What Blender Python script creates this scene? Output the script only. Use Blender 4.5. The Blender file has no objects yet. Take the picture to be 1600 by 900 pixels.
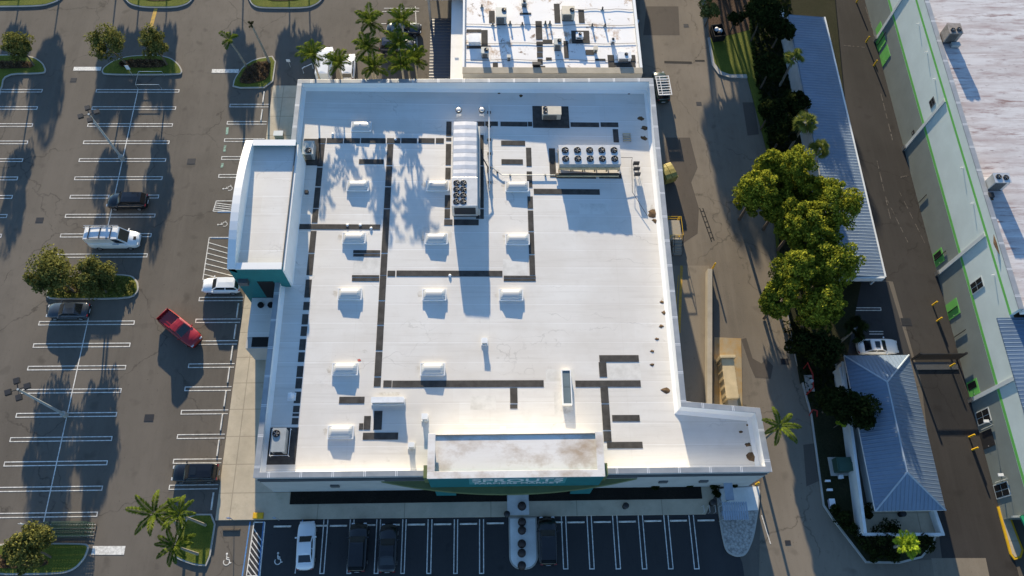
import bpy, math, random
import numpy as np
from mathutils import Vector, Matrix
R = math.radians
rnd = random.Random(7)
sc = bpy.context.scene
C = sc.collection

# ------------------------------------------------------------ camera
F, PW, PH, H = 1235.0, 1600, 900, 85.0
def _cam():
    p, r, y = R(24.4), R(3.32), R(4.02)
    c, s = math.cos, math.sin
    B = np.array([[1, 0, 0], [0, -1, 0], [0, 0, -1.]])
    P = np.array([[1, 0, 0], [0, c(p), s(p)], [0, -s(p), c(p)]])
    Q = np.array([[c(r), -s(r), 0], [s(r), c(r), 0], [0, 0, 1]])
    Y = np.array([[c(y), -s(y), 0], [s(y), c(y), 0], [0, 0, 1]])
    return Q @ P @ B @ Y
CM = _cam()
cam = bpy.data.cameras.new('drone_camera'); co = bpy.data.objects.new('drone_camera', cam); C.objects.link(co)
cam.sensor_width = 36; cam.lens = 36 * F / PW; cam.clip_start = .5; cam.clip_end = 3000
co.matrix_world = Matrix([[CM[0][0], -CM[1][0], -CM[2][0], 0], [CM[0][1], -CM[1][1], -CM[2][1], 0],
                          [CM[0][2], -CM[1][2], -CM[2][2], H], [0, 0, 0, 1]])
sc.camera = co
def at(u, v, z=0.):                    # survey: where the sight line of a photo point meets height z
    d = CM.T @ np.array([(u - PW/2) / F, (v - PH/2) / F, 1.]); t = (z - H) / d[2]
    return float(d[0]*t), float(d[1]*t)

# ------------------------------------------------------------ light
SUN_EL, SUN_AZ = 12.5, 6.5             # degrees; the sun stands behind the far side, light runs towards -Y and slightly +X
w = bpy.data.worlds.new('World'); sc.world = w; w.use_nodes = True
nt = w.node_tree; bg = nt.nodes['Background']
sky = nt.nodes.new('ShaderNodeTexSky'); sky.sky_type = 'NISHITA'; sky.sun_disc = False
sky.sun_elevation = R(SUN_EL); sky.sun_rotation = R(-SUN_AZ); sky.air_density = 1.0; sky.dust_density = 0.2; sky.ozone_density = 3.4
nt.links.new(sky.outputs[0], bg.inputs[0]); bg.inputs[1].default_value = 0.115
sl = bpy.data.lights.new('sun', 'SUN'); so = bpy.data.objects.new('sun', sl); C.objects.link(so)
sl.energy = 5.0; sl.angle = R(0.5); sl.color = (1.0, .84, .60)
sd = Vector((math.sin(R(SUN_AZ))*math.cos(R(SUN_EL)), -math.cos(R(SUN_AZ))*math.cos(R(SUN_EL)), -math.sin(R(SUN_EL))))
so.rotation_euler = sd.to_track_quat('-Z', 'Y').to_euler(); so.location = (-20, 200, 60)
sc.view_settings.view_transform = 'Standard'; sc.view_settings.look = 'None'
sc.view_settings.gamma = 1; sc.view_settings.use_curve_mapping = False
sc.view_settings.exposure = 1.25

# ------------------------------------------------------------ materials
MATS = {}
class NT:
    def __init__(s, name):
        s.m = bpy.data.materials.new(name); s.m.use_nodes = True; s.t = s.m.node_tree
        s.b = s.t.nodes['Principled BSDF']; s.out = s.t.nodes['Material Output']; MATS[name] = s.m
        s.tc = s.t.nodes.new('ShaderNodeTexCoord').outputs['Object']
    def n(s, typ, **kw):
        x = s.t.nodes.new(typ)
        for k, v in kw.items(): setattr(x, k, v)
        return x
    def l(s, a, b): s.t.links.new(a, b)
    def mapped(s, scale=(1, 1, 1), loc=(0, 0, 0)):
        m = s.n('ShaderNodeMapping'); m.inputs['Scale'].default_value = scale; m.inputs['Location'].default_value = loc
        s.l(s.tc, m.inputs[0]); return m.outputs[0]
    def noise(s, scale, detail=4, rough=.55, vec=None, dist=0):
        x = s.n('ShaderNodeTexNoise'); x.inputs['Scale'].default_value = scale; x.inputs['Detail'].default_value = detail
        x.inputs['Roughness'].default_value = rough; x.inputs['Distortion'].default_value = dist
        s.l(vec if vec is not None else s.tc, x.inputs['Vector']); return x.outputs['Fac']
    def ramp(s, fac, p0, p1, c0=(0, 0, 0), c1=(1, 1, 1)):
        x = s.n('ShaderNodeValToRGB'); e = x.color_ramp.elements
        e[0].position, e[1].position = p0, p1; e[0].color = (*c0, 1); e[1].color = (*c1, 1)
        s.l(fac, x.inputs[0]); return x.outputs[0]
    def mix(s, fac, a, b, mode='MIX'):
        x = s.n('ShaderNodeMix', data_type='RGBA', blend_type=mode)
        for sock, v in ((x.inputs[0], fac), (x.inputs[6], a), (x.inputs[7], b)):
            if isinstance(v, (int, float)): sock.default_value = v
            elif isinstance(v, tuple): sock.default_value = (*v, 1)
            else: s.l(v, sock)
        return x.outputs[2]
    def math(s, op, a, b=0.):
        x = s.n('ShaderNodeMath', operation=op)
        for i, v in enumerate((a, b)):
            if isinstance(v, (int, float)): x.inputs[i].default_value = v
            else: s.l(v, x.inputs[i])
        return x.outputs[0]
    def axis(s, i):
        x = s.n('ShaderNodeSeparateXYZ'); s.l(s.tc, x.inputs[0]); return x.outputs[i]
    def bump(s, h, strength=.3, dist=.02):
        x = s.n('ShaderNodeBump'); x.inputs['Strength'].default_value = strength; x.inputs['Distance'].default_value = dist
        s.l(h, x.inputs['Height']); s.l(x.outputs[0], s.b.inputs['Normal'])
    def fin(s, col, rough=.7, spec=.3, metal=0.):
        if isinstance(col, tuple): s.b.inputs['Base Color'].default_value = (*col, 1)
        else: s.l(col, s.b.inputs['Base Color'])
        s.b.inputs['Roughness'].default_value = rough; s.b.inputs['Specular IOR Level'].default_value = spec
        s.b.inputs['Metallic'].default_value = metal
        return s.m
def mul(c, k): return tuple(min(1, x*k) for x in c)
def plain(name, col, rough=.6, spec=.3, metal=0., var=.12, scale=1.3):
    s = NT(name); f = s.noise(scale, 5); f2 = s.noise(scale*9, 3)
    c = s.mix(s.ramp(f, .3, .7), mul(col, 1-var), mul(col, 1+var)); c = s.mix(s.ramp(f2, .35, .75), c, mul(col, 1-var*.6), 'MIX')
    c = s.mix(.5, c, s.mix(s.ramp(f, .3, .7), mul(col, 1-var), mul(col, 1+var)))
    return s.fin(c, rough, spec, metal)
def gloss(name, col, rough=.25, spec=.5, metal=0., coat=.6):
    s = NT(name); s.fin(col, rough, spec, metal); s.b.inputs['Coat Weight'].default_value = coat; s.b.inputs['Coat Roughness'].default_value = .06
    return s.m
def asphalt(name, col, streak=.5, crack=True, patch=.22):
    s = NT(name)
    big = s.noise(.045, 5, .6); mid = s.noise(.35, 5, .6); fine = s.noise(7, 4, .7)
    st = s.noise(.5, 4, .6, s.mapped((1, .06, 1)))
    c = s.mix(s.ramp(big, .3, .7), mul(col, 1-patch), mul(col, 1+patch))
    c = s.mix(s.math('MULTIPLY', s.ramp(mid, .45, .8), .5), c, mul(col, .72))
    c = s.mix(s.math('MULTIPLY', s.ramp(st, .48, .75), streak), c, mul(col, 1.3))
    c = s.mix(s.math('MULTIPLY', s.ramp(fine, .35, .7), .35), c, mul(col, 1.25))
    oil = s.noise(.55, 2, .4, s.mapped((1, 1, 1), (31, 7, 0)))
    c = s.mix(s.math('MULTIPLY', s.ramp(oil, .64, .74), .45), c, mul(col, .45))
    wr = s.noise(1.7, 6, .75, s.mapped((1, .25, 1), (5, 17, 0))); c = s.mix(s.math('MULTIPLY', s.ramp(wr, .5, .72), .35), c, mul(col, .62))
    tt = s.noise(.16, 3, .5, s.mapped((1, .05, 1), (12, 40, 0))); c = s.mix(s.math('MULTIPLY', s.ramp(tt, .52, .66), .35), c, mul(col, 1.38))
    dr = s.ramp(s.noise(3.1, 2, .5, s.mapped((1, 1, 1), (2, 9, 0))), .70, .74); c = s.mix(s.math('MULTIPLY', dr, .5), c, mul(col, .4))
    if crack:
        v = s.n('ShaderNodeTexVoronoi', feature='DISTANCE_TO_EDGE'); v.inputs['Scale'].default_value = .07
        nz = s.n('ShaderNodeTexNoise'); nz.inputs['Scale'].default_value = .6; nz.inputs['Detail'].default_value = 6
        s.l(s.tc, nz.inputs['Vector'])
        ad = s.n('ShaderNodeVectorMath', operation='SCALE'); s.l(nz.outputs['Color'], ad.inputs[0]); ad.inputs['Scale'].default_value = 2.2
        a2 = s.n('ShaderNodeVectorMath', operation='ADD'); s.l(s.tc, a2.inputs[0]); s.l(ad.outputs[0], a2.inputs[1]); s.l(a2.outputs[0], v.inputs['Vector'])
        k = s.ramp(v.outputs['Distance'], .0, .006, (1, 1, 1), (0, 0, 0))
        k = s.math('MULTIPLY', k, s.math('MULTIPLY', s.ramp(mid, .38, .55), .7))
        c = s.mix(k, c, mul(col, .35))
    s.bump(s.noise(25, 3), .25, .01)
    return s.fin(c, .88, .25)
M = {}
M['lot'] = asphalt('parking_asphalt', (.116, .102, .086), .6, True, .30)
M['alley'] = asphalt('alley_asphalt', (.168, .144, .114), .7, True, .28)
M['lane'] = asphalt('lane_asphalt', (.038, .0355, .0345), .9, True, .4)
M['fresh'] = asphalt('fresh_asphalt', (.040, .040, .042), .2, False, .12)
M['patch'] = asphalt('patched_asphalt', (.085, .072, .06), .2, False, .2)
M['dockpad'] = asphalt('dock_concrete', (.21, .18, .14), .6, False, .2)
def concrete(name, col, joint=1.8):
    s = NT(name); a = s.noise(.4, 6, .65); b = s.noise(6, 3)
    c = s.mix(s.ramp(a, .3, .75), mul(col, .78), mul(col, 1.12)); c = s.mix(s.math('MULTIPLY', s.ramp(b, .4, .8), .3), c, mul(col, .8))
    st = s.noise(1.1, 5, .7, s.mapped((1, 1, 1), (9, 3, 1))); c = s.mix(s.math('MULTIPLY', s.ramp(st, .58, .74), .45), c, mul(col, .55))
    if joint:
        j = None
        for i in (0, 1):
            f = s.math('FRACT', s.math('DIVIDE', s.axis(i), joint*(1 if i else 3)))
            g = s.math('LESS_THAN', f, .03 if i else .011); j = g if j is None else s.math('MAXIMUM', j, g)
        c = s.mix(s.math('MULTIPLY', j, .55), c, mul(col, .4))
    return s.fin(c, .85, .25)
M['walk'] = concrete('sidewalk_concrete', (.52, .45, .34), 3.0)
M['kerb'] = concrete('kerb_concrete', (.44, .42, .38), 0)
M['slab'] = concrete('pale_slab_concrete', (.80, .80, .77), 0)
M['conc'] = concrete('wall_concrete', (.40, .36, .29), 0)
def paint(name, col, under=(.09, .08, .065), wear=.42):
    s = NT(name); a = s.noise(3.5, 6, .7); b = s.noise(.3, 3)
    k = s.math('MULTIPLY', s.ramp(s.math('ADD', a, s.math('MULTIPLY', b, .4)), .60, .82), wear)
    return s.fin(s.mix(k, col, under), .75, .3)
M['white_line'] = paint('white_line_paint', (.78, .76, .71))
M['scuff'] = paint('faded_scuff_paint', (.15, .135, .12), (.042, .036, .032), 1.0)
M['blue_line'] = paint('blue_line_paint', (.10, .25, .52))
M['yellow_line'] = paint('yellow_line_paint', (.55, .33, .05))
M['green_line'] = paint('faded_green_paint', (.30, .48, .38), wear=.8)
def grass(name, a, b, d):
    s = NT(name); f = s.noise(.5, 5); g = s.noise(9, 4, .7)
    c = s.mix(s.ramp(f, .3, .7), a, b); c = s.mix(s.ramp(g, .4, .7), c, d); s.bump(s.noise(14, 4), .8, .08)
    return s.fin(c, .9, .15)
M['grass'] = grass('lawn_grass', (.095, .125, .018), (.17, .18, .03), (.06, .08, .014))
M['mulch'] = grass('brown_mulch', (.075, .045, .028), (.12, .075, .05), (.03, .018, .012))
M['bed'] = grass('dark_planting_bed', (.016, .014, .012), (.028, .023, .018), (.008, .007, .006))
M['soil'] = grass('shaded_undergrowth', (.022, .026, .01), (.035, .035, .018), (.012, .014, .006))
def gravel():
    s = NT('pale_gravel'); v = s.n('ShaderNodeTexVoronoi'); v.inputs['Scale'].default_value = 3.6; s.l(s.tc, v.inputs['Vector'])
    c = s.mix(s.ramp(v.outputs['Distance'], .1, .8), (.52, .5, .46), (.16, .15, .14))
    c = s.mix(s.ramp(s.noise(12, 3), .4, .7), c, (.42, .4, .37)); s.bump(v.outputs['Distance'], .6, .05)
    return s.fin(c, .9, .2)
M['gravel'] = gravel()
def roofmat(name, col, seam, dirt, dirtcol, stain=None):
    s = NT(name)
    a = s.noise(.12, 5, .6); b = s.noise(1.6, 5, .65); st = s.noise(.5, 5, .65, s.mapped((.14, 1.5, 1)))
    c = s.mix(s.ramp(a, .3, .75), mul(col, .95), mul(col, 1.02))
    c = s.mix(s.math('MULTIPLY', s.ramp(st, .5, .78), dirt), c, dirtcol)
    c = s.mix(s.math('MULTIPLY', s.ramp(b, .55, .8), dirt*.6), c, dirtcol)
    if seam:
        f = s.math('FRACT', s.math('DIVIDE', s.math('ADD', s.axis(1), s.math('MULTIPLY', b, .02)), seam))
        c = s.mix(s.math('MULTIPLY', s.math('LESS_THAN', f, .035), .30), c, dirtcol)
        c = s.mix(s.math('MULTIPLY', s.math('GREATER_THAN', f, .95), .35), c, (.9, .9, .9))
        f3 = s.math('FRACT', s.math('DIVIDE', s.axis(0), 14.2))
        c = s.mix(s.math('MULTIPLY', s.math('LESS_THAN', f3, .003), .3), c, dirtcol)
        pr = s.ramp(s.noise(.23, 4, .7, s.mapped((1, 1, 1), (4, 11, 0))), .60, .72)
        c = s.mix(s.math('MULTIPLY', pr, .22), c, mul(dirtcol, .9))
        wn = s.n('ShaderNodeTexWhiteNoise', noise_dimensions='2D'); cv = s.n('ShaderNodeCombineXYZ')
        fy = s.math('FLOOR', s.math('DIVIDE', s.axis(1), seam)); s.l(fy, cv.inputs[1])
        s.l(s.math('FLOOR', s.math('DIVIDE', s.math('ADD', s.axis(0), s.math('MULTIPLY', s.math('SINE', s.math('MULTIPLY', fy, 12.7)), 9)), 11)), cv.inputs[0])
        s.l(cv.outputs[0], wn.inputs[0]); c = s.mix(s.math('MULTIPLY', wn.outputs['Value'], .30), c, mul(dirtcol, 1.12))
        po = s.ramp(s.noise(.09, 6, .62, s.mapped((1, 1, 1), (22, 3, 0))), .50, .62); c = s.mix(s.math('MULTIPLY', po, .34), c, mul(dirtcol, 1.05))
        sp = s.ramp(s.noise(.8, 5, .7, s.mapped((1, 1, 1), (2, 31, 0))), .66, .74); c = s.mix(s.math('MULTIPLY', sp, .35), c, mul(dirtcol, .75))
        sk_ = s.ramp(s.noise(.7, 4, .6, s.mapped((.12, 3.2, 1), (7, 1, 0))), .56, .70); c = s.mix(s.math('MULTIPLY', sk_, .28), c, mul(dirtcol, .85))
        cr = s.n('ShaderNodeTexVoronoi', feature='DISTANCE_TO_EDGE'); cr.inputs['Scale'].default_value = .12
        q = s.n('ShaderNodeVectorMath', operation='ADD'); s.l(s.mapped((.4, 1.4, 1)), q.inputs[0])
        nn = s.n('ShaderNodeTexNoise'); nn.inputs['Scale'].default_value = .5; nn.inputs['Detail'].default_value = 6; s.l(s.tc, nn.inputs['Vector'])
        q2 = s.n('ShaderNodeVectorMath', operation='SCALE'); s.l(nn.outputs['Color'], q2.inputs[0]); q2.inputs['Scale'].default_value = 3
        s.l(q2.outputs[0], q.inputs[1]); s.l(q.outputs[0], cr.inputs['Vector'])
        k = s.math('MULTIPLY', s.ramp(cr.outputs['Distance'], 0, .008, (1, 1, 1), (0, 0, 0)), s.math('MULTIPLY', s.ramp(a, .5, .66), .5))
        c = s.mix(k, c, mul(dirtcol, .55))
    if stain:
        for (sc_, lo, hi, colr, vec) in stain:
            n = s.noise(sc_, 6, .68, s.mapped(*vec)); c = s.mix(s.ramp(n, lo, hi), c, colr)
    return s.fin(c, .62, .3)
M['roof'] = roofmat('white_roof_membrane', (.705, .685, .65), 2.2, .42, (.52, .48, .43))
M['tower_roof'] = roofmat('dusty_white_roof', (.74, .71, .68), 0, .5, (.50, .44, .38), [(.16, .47, .66, (.42, .33, .25), ((1, 1.4, 1), (2, 5, 0)))])
M['nroof'] = roofmat('stained_white_roof', (.84, .82, .80), 0, .25, (.62, .57, .52),
    [(.42, .56, .66, (.42, .30, .22), ((1, .8, 1), (3, 9, 0))), (.7, .61, .69, (.17, .11, .08), ((1, .9, 1), (13, 2, 0)))])
M['wroof'] = roofmat('rust_streaked_roof', (.62, .605, .61), 1.9, .85, (.42, .39, .39),
    [(.35, .46, .68, (.40, .34, .335), ((.3, 2.2, 1), (1, 1, 0))), (1.3, .52, .70, (.33, .255, .25), ((.22, 1.3, 1), (5, 3, 0))), (.75, .58, .68, (.24, .15, .14), ((.22, 1.6, 1), (8, 5, 0))), (2.2, .60, .72, (.22, .17, .17), ((.3, 1.2, 1), (4, 15, 0)))])
M['pad'] = plain('grey_walkway_pad', (.066, .062, .058), .9, .15, 0, .34, 1.6)
M['parapet'] = roofmat('white_parapet_membrane', (.80, .80, .79), 0, .35, (.62, .60, .55))
M['coping'] = plain('grey_metal_coping', (.30, .32, .34), .45, .5, .3)
M['stucco'] = plain('pale_grey_stucco', (.42, .42, .41), .85, .2, 0, .08, .8)
M['trim'] = plain('dark_grey_trim', (.10, .105, .11), .6)
M['teal'] = plain('teal_stucco', (.020, .15, .16), .75, .25, 0, .12, .8)
M['olive'] = plain('olive_green_canopy', (.13, .16, .07), .6, .3, 0, .12, 1)
M['signwhite'] = plain('white_sign_letters', (.62, .64, .63), .5)
M['signpanel'] = plain('pale_teal_sign_panel', (.07, .27, .28), .6)
M['dark'] = plain('black_rubber', (.012, .012, .013), .8)
M['dkmetal'] = plain('dark_metal', (.035, .036, .04), .5, .4, .3)
M['unit'] = plain('beige_unit_cabinet', (.48, .45, .38), .5, .4, .2, .08, 2)
M['unitg'] = plain('grey_unit_cabinet', (.36, .38, .38), .5, .4, .3, .1, 2)
M['blade'] = plain('grey_fan_blade', (.17, .17, .17), .4, .5, .4)
M['galv'] = plain('galvanised_steel', (.62, .62, .61), .38, .5, .55, .1, 1.5)
M['duct'] = plain('white_duct_metal', (.74, .72, .70), .32, .5, .45, .12, 1.2)
M['tanpanel'] = plain('tan_wood_panel', (.52, .40, .24), .7, .3, 0, .25, 2)
M['acrylic'] = gloss('milky_acrylic', (.52, .52, .50), .2, .5, 0, .4)
M['ywhite'] = plain('white_painted_metal', (.74, .75, .76), .45, .4)
M['yellow'] = plain('yellow_paint', (.66, .40, .02), .55)
M['yellowbin'] = plain('weathered_yellow_paint', (.34, .28, .08), .6, .3, 0, .3, 2.5)
M['red'] = plain('red_pipe_paint', (.34, .03, .025), .5)
M['greenm'] = plain('dark_green_metal', (.03, .075, .055), .5, .4, .2)
M['green'] = plain('bright_green_paint', (.12, .40, .09), .6, .3, 0, .1)
M['wallg'] = plain('blue_grey_wall', (.50, .57, .57), .85, .2, 0, .07, .4)
M['wallb'] = plain('grey_lower_wall', (.175, .20, .19), .85, .2, 0, .09, .5)
M['pilaster'] = plain('pilaster_grey', (.46, .50, .51), .8, .2, 0, .07, .5)
M['glassdk'] = gloss('dark_window_glass', (.012, .014, .016), .08, .5, 0, 0)
M['bluewhite'] = plain('pale_wall_paint', (.66, .68, .68), .8, .2, 0, .1, .8)
M['tan'] = plain('tan_compactor_paint', (.50, .40, .24), .6, .3, 0, .16, 1)
M['steelpole'] = plain('grey_lamp_pole', (.42, .46, .47), .45, .4, .3, .05, .6)
def corr(name, col, axis, period, depth=.05, metal=.25, rough=.42):
    s = NT(name); a = s.axis(axis); f = s.math('FRACT', s.math('DIVIDE', a, period))
    rib = s.math('LESS_THAN', f, .22); n = s.noise(.3, 5, .6); n2 = s.noise(2.5, 4)
    c = s.mix(s.ramp(n, .3, .7), mul(col, .88), mul(col, 1.1)); c = s.mix(s.math('MULTIPLY', s.ramp(n2, .5, .8), .35), c, mul(col, .75))
    s.bump(s.ramp(s.math('ABSOLUTE', s.math('SUBTRACT', f, .15)), .06, .15, (1, 1, 1), (0, 0, 0)), .9, depth)
    return s.fin(c, rough, .4, metal)
M['blue_roof_x'] = corr('blue_grey_metal_roof', (.15, .205, .285), 1, .42)
M['blue_roof_y'] = corr('blue_grey_metal_roof_hip', (.15, .205, .285), 0, .42)
M['blue_low'] = corr('deep_blue_metal_roof', (.12, .18, .27), 1, .42)
M['dark_corr'] = corr('dark_corrugated_metal', (.055, .06, .075), 1, .5, .06)
M['wroof_rib'] = M['wroof']
def leafmat(name, dark, light, trans=.3):
    s = NT(name); g = s.n('ShaderNodeNewGeometry'); rp = g.outputs['Random Per Island']
    c = s.mix(s.math('POWER', rp, 1.3), dark, light); c = s.mix(s.math('MULTIPLY', s.ramp(s.noise(.9, 3), .4, .7), .45), c, light)
    c = s.mix(s.math('MULTIPLY', s.ramp(s.noise(.42, 4, .6, s.mapped((1, 1, 1), (3, 8, 5))), .45, .66), .6), c, mul(dark, .8))
    d = s.n('ShaderNodeBsdfDiffuse'); t = s.n('ShaderNodeBsdfTranslucent'); mx = s.n('ShaderNodeMixShader')
    s.l(c, d.inputs[0]); s.l(c, t.inputs[0]); mx.inputs[0].default_value = trans
    s.l(d.outputs[0], mx.inputs[1]); s.l(t.outputs[0], mx.inputs[2]); s.l(mx.outputs[0], s.out.inputs[0]); return s.m
M['leaf_olive'] = leafmat('olive_leaves', (.07, .085, .025), (.24, .23, .07))
M['leaf_big'] = leafmat('yellow_green_leaves', (.04, .075, .012), (.40, .40, .045))
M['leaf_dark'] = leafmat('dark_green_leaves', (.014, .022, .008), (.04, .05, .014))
M['leaf_palm'] = leafmat('palm_leaflets', (.045, .085, .012), (.17, .20, .03), .25)
M['leaf_cab'] = leafmat('cabbage_palm_blades', (.08, .11, .025), (.24, .25, .06), .25)
M['leaf_lime'] = leafmat('lime_fronds', (.22, .32, .02), (.42, .52, .05), .35)
M['leaf_bed'] = leafmat('reddish_bed_leaves', (.07, .05, .03), (.17, .12, .07), .2)
M['bark'] = plain('grey_brown_bark', (.13, .105, .08), .9, .1, 0, .3, 4)
M['palmbark'] = plain('pale_palm_bark', (.27, .25, .21), .9, .1, 0, .25, 3)

# ------------------------------------------------------------ mesh helpers
class MB:
    def __init__(s): s.v = []; s.f = []; s.m = []; s.mi = 0
    def add(s, vs, fs):
        o = len(s.v); s.v += [tuple(p) for p in vs]; s.f += [tuple(i+o for i in f) for f in fs]; s.m += [s.mi]*len(fs); return s
    def box(s, x0, x1, y0, y1, z0, z1):
        return s.add([(x0,y0,z0),(x1,y0,z0),(x1,y1,z0),(x0,y1,z0),(x0,y0,z1),(x1,y0,z1),(x1,y1,z1),(x0,y1,z1)],
                     [(0,3,2,1),(4,5,6,7),(0,1,5,4),(1,2,6,5),(2,3,7,6),(3,0,4,7)])
    def cbox(s, cx, cy, cz, sx, sy, sz): return s.box(cx-sx/2, cx+sx/2, cy-sy/2, cy+sy/2, cz-sz/2, cz+sz/2)
    def prism(s, pts, z0, z1):
        n = len(pts); a = sum(pts[i][0]*pts[(i+1)%n][1]-pts[(i+1)%n][0]*pts[i][1] for i in range(n))
        if a < 0: pts = pts[::-1]
        vs = [(x, y, z0) for x, y in pts] + [(x, y, z1) for x, y in pts]
        return s.add(vs, [tuple(range(n-1, -1, -1)), tuple(range(n, 2*n))] + [(i, (i+1) % n, n+(i+1) % n, n+i) for i in range(n)])
    def sheet(s, pts, z):
        n = len(pts); a = sum(pts[i][0]*pts[(i+1)%n][1]-pts[(i+1)%n][0]*pts[i][1] for i in range(n))
        if a < 0: pts = pts[::-1]
        return s.add([(p[0], p[1], z if not callable(z) else z(p[0])) for p in pts], [tuple(range(n))])
    def tube(s, path, r0, r1=None, n=8, cap=True):
        r1 = r0 if r1 is None else r1; path = [Vector(p) for p in path]; vs = []; k = len(path)
        for i, p in enumerate(path):
            d = (path[min(i+1, k-1)] - path[max(i-1, 0)]).normalized()
            a = d.cross(Vector((0, 0, 1))) if abs(d.z) < .95 else d.cross(Vector((1, 0, 0))); a.normalize(); b = d.cross(a)
            r = r0 + (r1-r0)*i/max(1, k-1)
            for j in range(n):
                t = 2*math.pi*j/n; vs.append(p + (a*math.cos(t) + b*math.sin(t))*r)
        fs = [(i*n+j, i*n+(j+1) % n, (i+1)*n+(j+1) % n, (i+1)*n+j) for i in range(k-1) for j in range(n)]
        if cap: fs += [tuple(range(n-1, -1, -1)), tuple(range((k-1)*n, k*n))]
        return s.add(vs, fs)
    def cyl(s, x, y, z0, z1, r, r1=None, n=16): return s.tube([(x, y, z0), (x, y, z1)], r, r1, n)
    def lathe(s, x, y, prof, n=16):
        vs = [(x+r*math.cos(2*math.pi*j/n), y+r*math.sin(2*math.pi*j/n), z) for r, z in prof for j in range(n)]
        fs = [(i*n+j, i*n+(j+1) % n, (i+1)*n+(j+1) % n, (i+1)*n+j) for i in range(len(prof)-1) for j in range(n)]
        fs.append(tuple(range((len(prof)-1)*n, len(prof)*n))); fs.append(tuple(range(n-1, -1, -1)))
        return s.add(vs, fs)
    def line(s, a, b, wd, z):
        a, b = Vector(a[:2]), Vector(b[:2]); d = (b-a).normalized()*wd/2; n = Vector((-d.y, d.x))
        return s.add([(*(a+n), z), (*(a-n), z), (*(b-n), z), (*(b+n), z)], [(0, 1, 2, 3)])
    def build(s, name, mat, parent=None, smooth=False, bevel=0):
        me = bpy.data.meshes.new(name); o = bpy.data.objects.new(name, me); C.objects.link(o)
        off = Vector((0, 0, 0)); p = parent
        while p is not None: off += p.location; p = p.parent
        me.from_pydata([(x-off.x, y-off.y, z-off.z) for x, y, z in s.v], [], s.f)
        for m in (mat if isinstance(mat, (list, tuple)) else [mat]): me.materials.append(m)
        if isinstance(mat, (list, tuple)): me.polygons.foreach_set('material_index', s.m)
        if smooth: me.polygons.foreach_set('use_smooth', [True]*len(me.polygons))
        me.update(); o.parent = parent
        if bevel:
            b = o.modifiers.new('bevel', 'BEVEL'); b.width = bevel; b.segments = 2; b.limit_method = 'ANGLE'
        return o
def thing(name, label, cat, loc=(0, 0, 0), group=None):
    o = bpy.data.objects.new(name, None); C.objects.link(o); o.location = loc; o.empty_display_size = .3
    return tag(o, label, cat, group)
def tag(o, label, cat, group=None):
    o['label'] = label; o['category'] = cat
    if group: o['group'] = group
    return o
def struct(o): o['kind'] = 'structure'; return o
def stuff(o): o['kind'] = 'stuff'; return o
def copy_tree(o, parent=None):
    c = o.copy(); C.objects.link(c); c.parent = parent
    for ch in list(o.children): copy_tree(ch, c)
    return c
def px(pts, z=0.): return [at(u, v, z) for u, v in pts]
def inset(pts, d):
    n = len(pts); a = sum(pts[i][0]*pts[(i+1)%n][1]-pts[(i+1)%n][0]*pts[i][1] for i in range(n)); sg = 1 if a > 0 else -1; out = []
    for i in range(n):
        p0, p1, p2 = (Vector(pts[j % n]) for j in (i-1, i, i+1))
        e1 = (p1-p0).normalized(); e2 = (p2-p1).normalized(); n1 = Vector((-e1.y, e1.x))*sg; n2 = Vector((-e2.y, e2.x))*sg
        b = (n1+n2); b = b/max(.35, b.dot(n1)) if b.length > 1e-6 else n1
        out.append(tuple(p1+b*d))
    return out
def smooth_poly(pts, it=2):
    for _ in range(it):
        q = []
        for i in range(len(pts)):
            a, b = Vector(pts[i]), Vector(pts[(i+1) % len(pts)]); q += [tuple(a*.8+b*.2), tuple(a*.2+b*.8)]
        pts = q
    return pts

# ------------------------------------------------------------ setting: ground
g = MB(); g.sheet([(-700, -500), (700, -500), (700, 900), (-700, 900)], 0); struct(g.build('ground', M['lot']))
def overlay(name, pts, z, mat, world=False):
    o = MB().sheet(pts if world else px(pts), z).build(name, mat); return struct(o)
overlay('alley_road', [(1000,-40),(1190,-40),(1180,60),(1168,122),(1200,240),(1217,420),(1242,560),(1266,650),(1285,790),(1352,880),(1540,870),(1560,930),(1185,930),(1190,740),(1000,640)], .004, M['alley'])
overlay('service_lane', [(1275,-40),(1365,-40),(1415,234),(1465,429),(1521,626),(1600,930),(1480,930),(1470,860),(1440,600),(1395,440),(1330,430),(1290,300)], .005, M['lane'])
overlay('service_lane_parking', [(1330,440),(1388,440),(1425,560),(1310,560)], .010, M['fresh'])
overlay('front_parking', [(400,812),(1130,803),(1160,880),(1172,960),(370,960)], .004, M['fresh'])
overlay('loading_apron', [(1030,415),(1108,415),(1108,640),(1030,640)], .009, M['dockpad'])
overlay('asphalt_patch', [(1040,215),(1078,215),(1090,262),(1080,285),(1092,325),(1090,365),(1060,385),(1040,385)], .009, M['patch'])
overlay('asphalt_patch', [(1255,695),(1290,690),(1295,745),(1260,760)], .009, M['patch'])
overlay('asphalt_patch', [(1010,10),(1060,10),(1062,55),(1005,55)], .009, M['patch'])
overlay('concrete_road_patch', [(1455,872),(1540,872),(1552,930),(1465,930)], .012, M['dockpad'])
overlay('asphalt_patch', [(1160,160),(1178,160),(1186,210),(1168,212)], .009, M['patch'])
overlay('asphalt_patch', [(1158,530),(1166,528),(1176,560),(1190,568),(1197,560),(1208,572),(1204,592),(1180,590),(1172,572)], .010, M['patch'])
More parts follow.
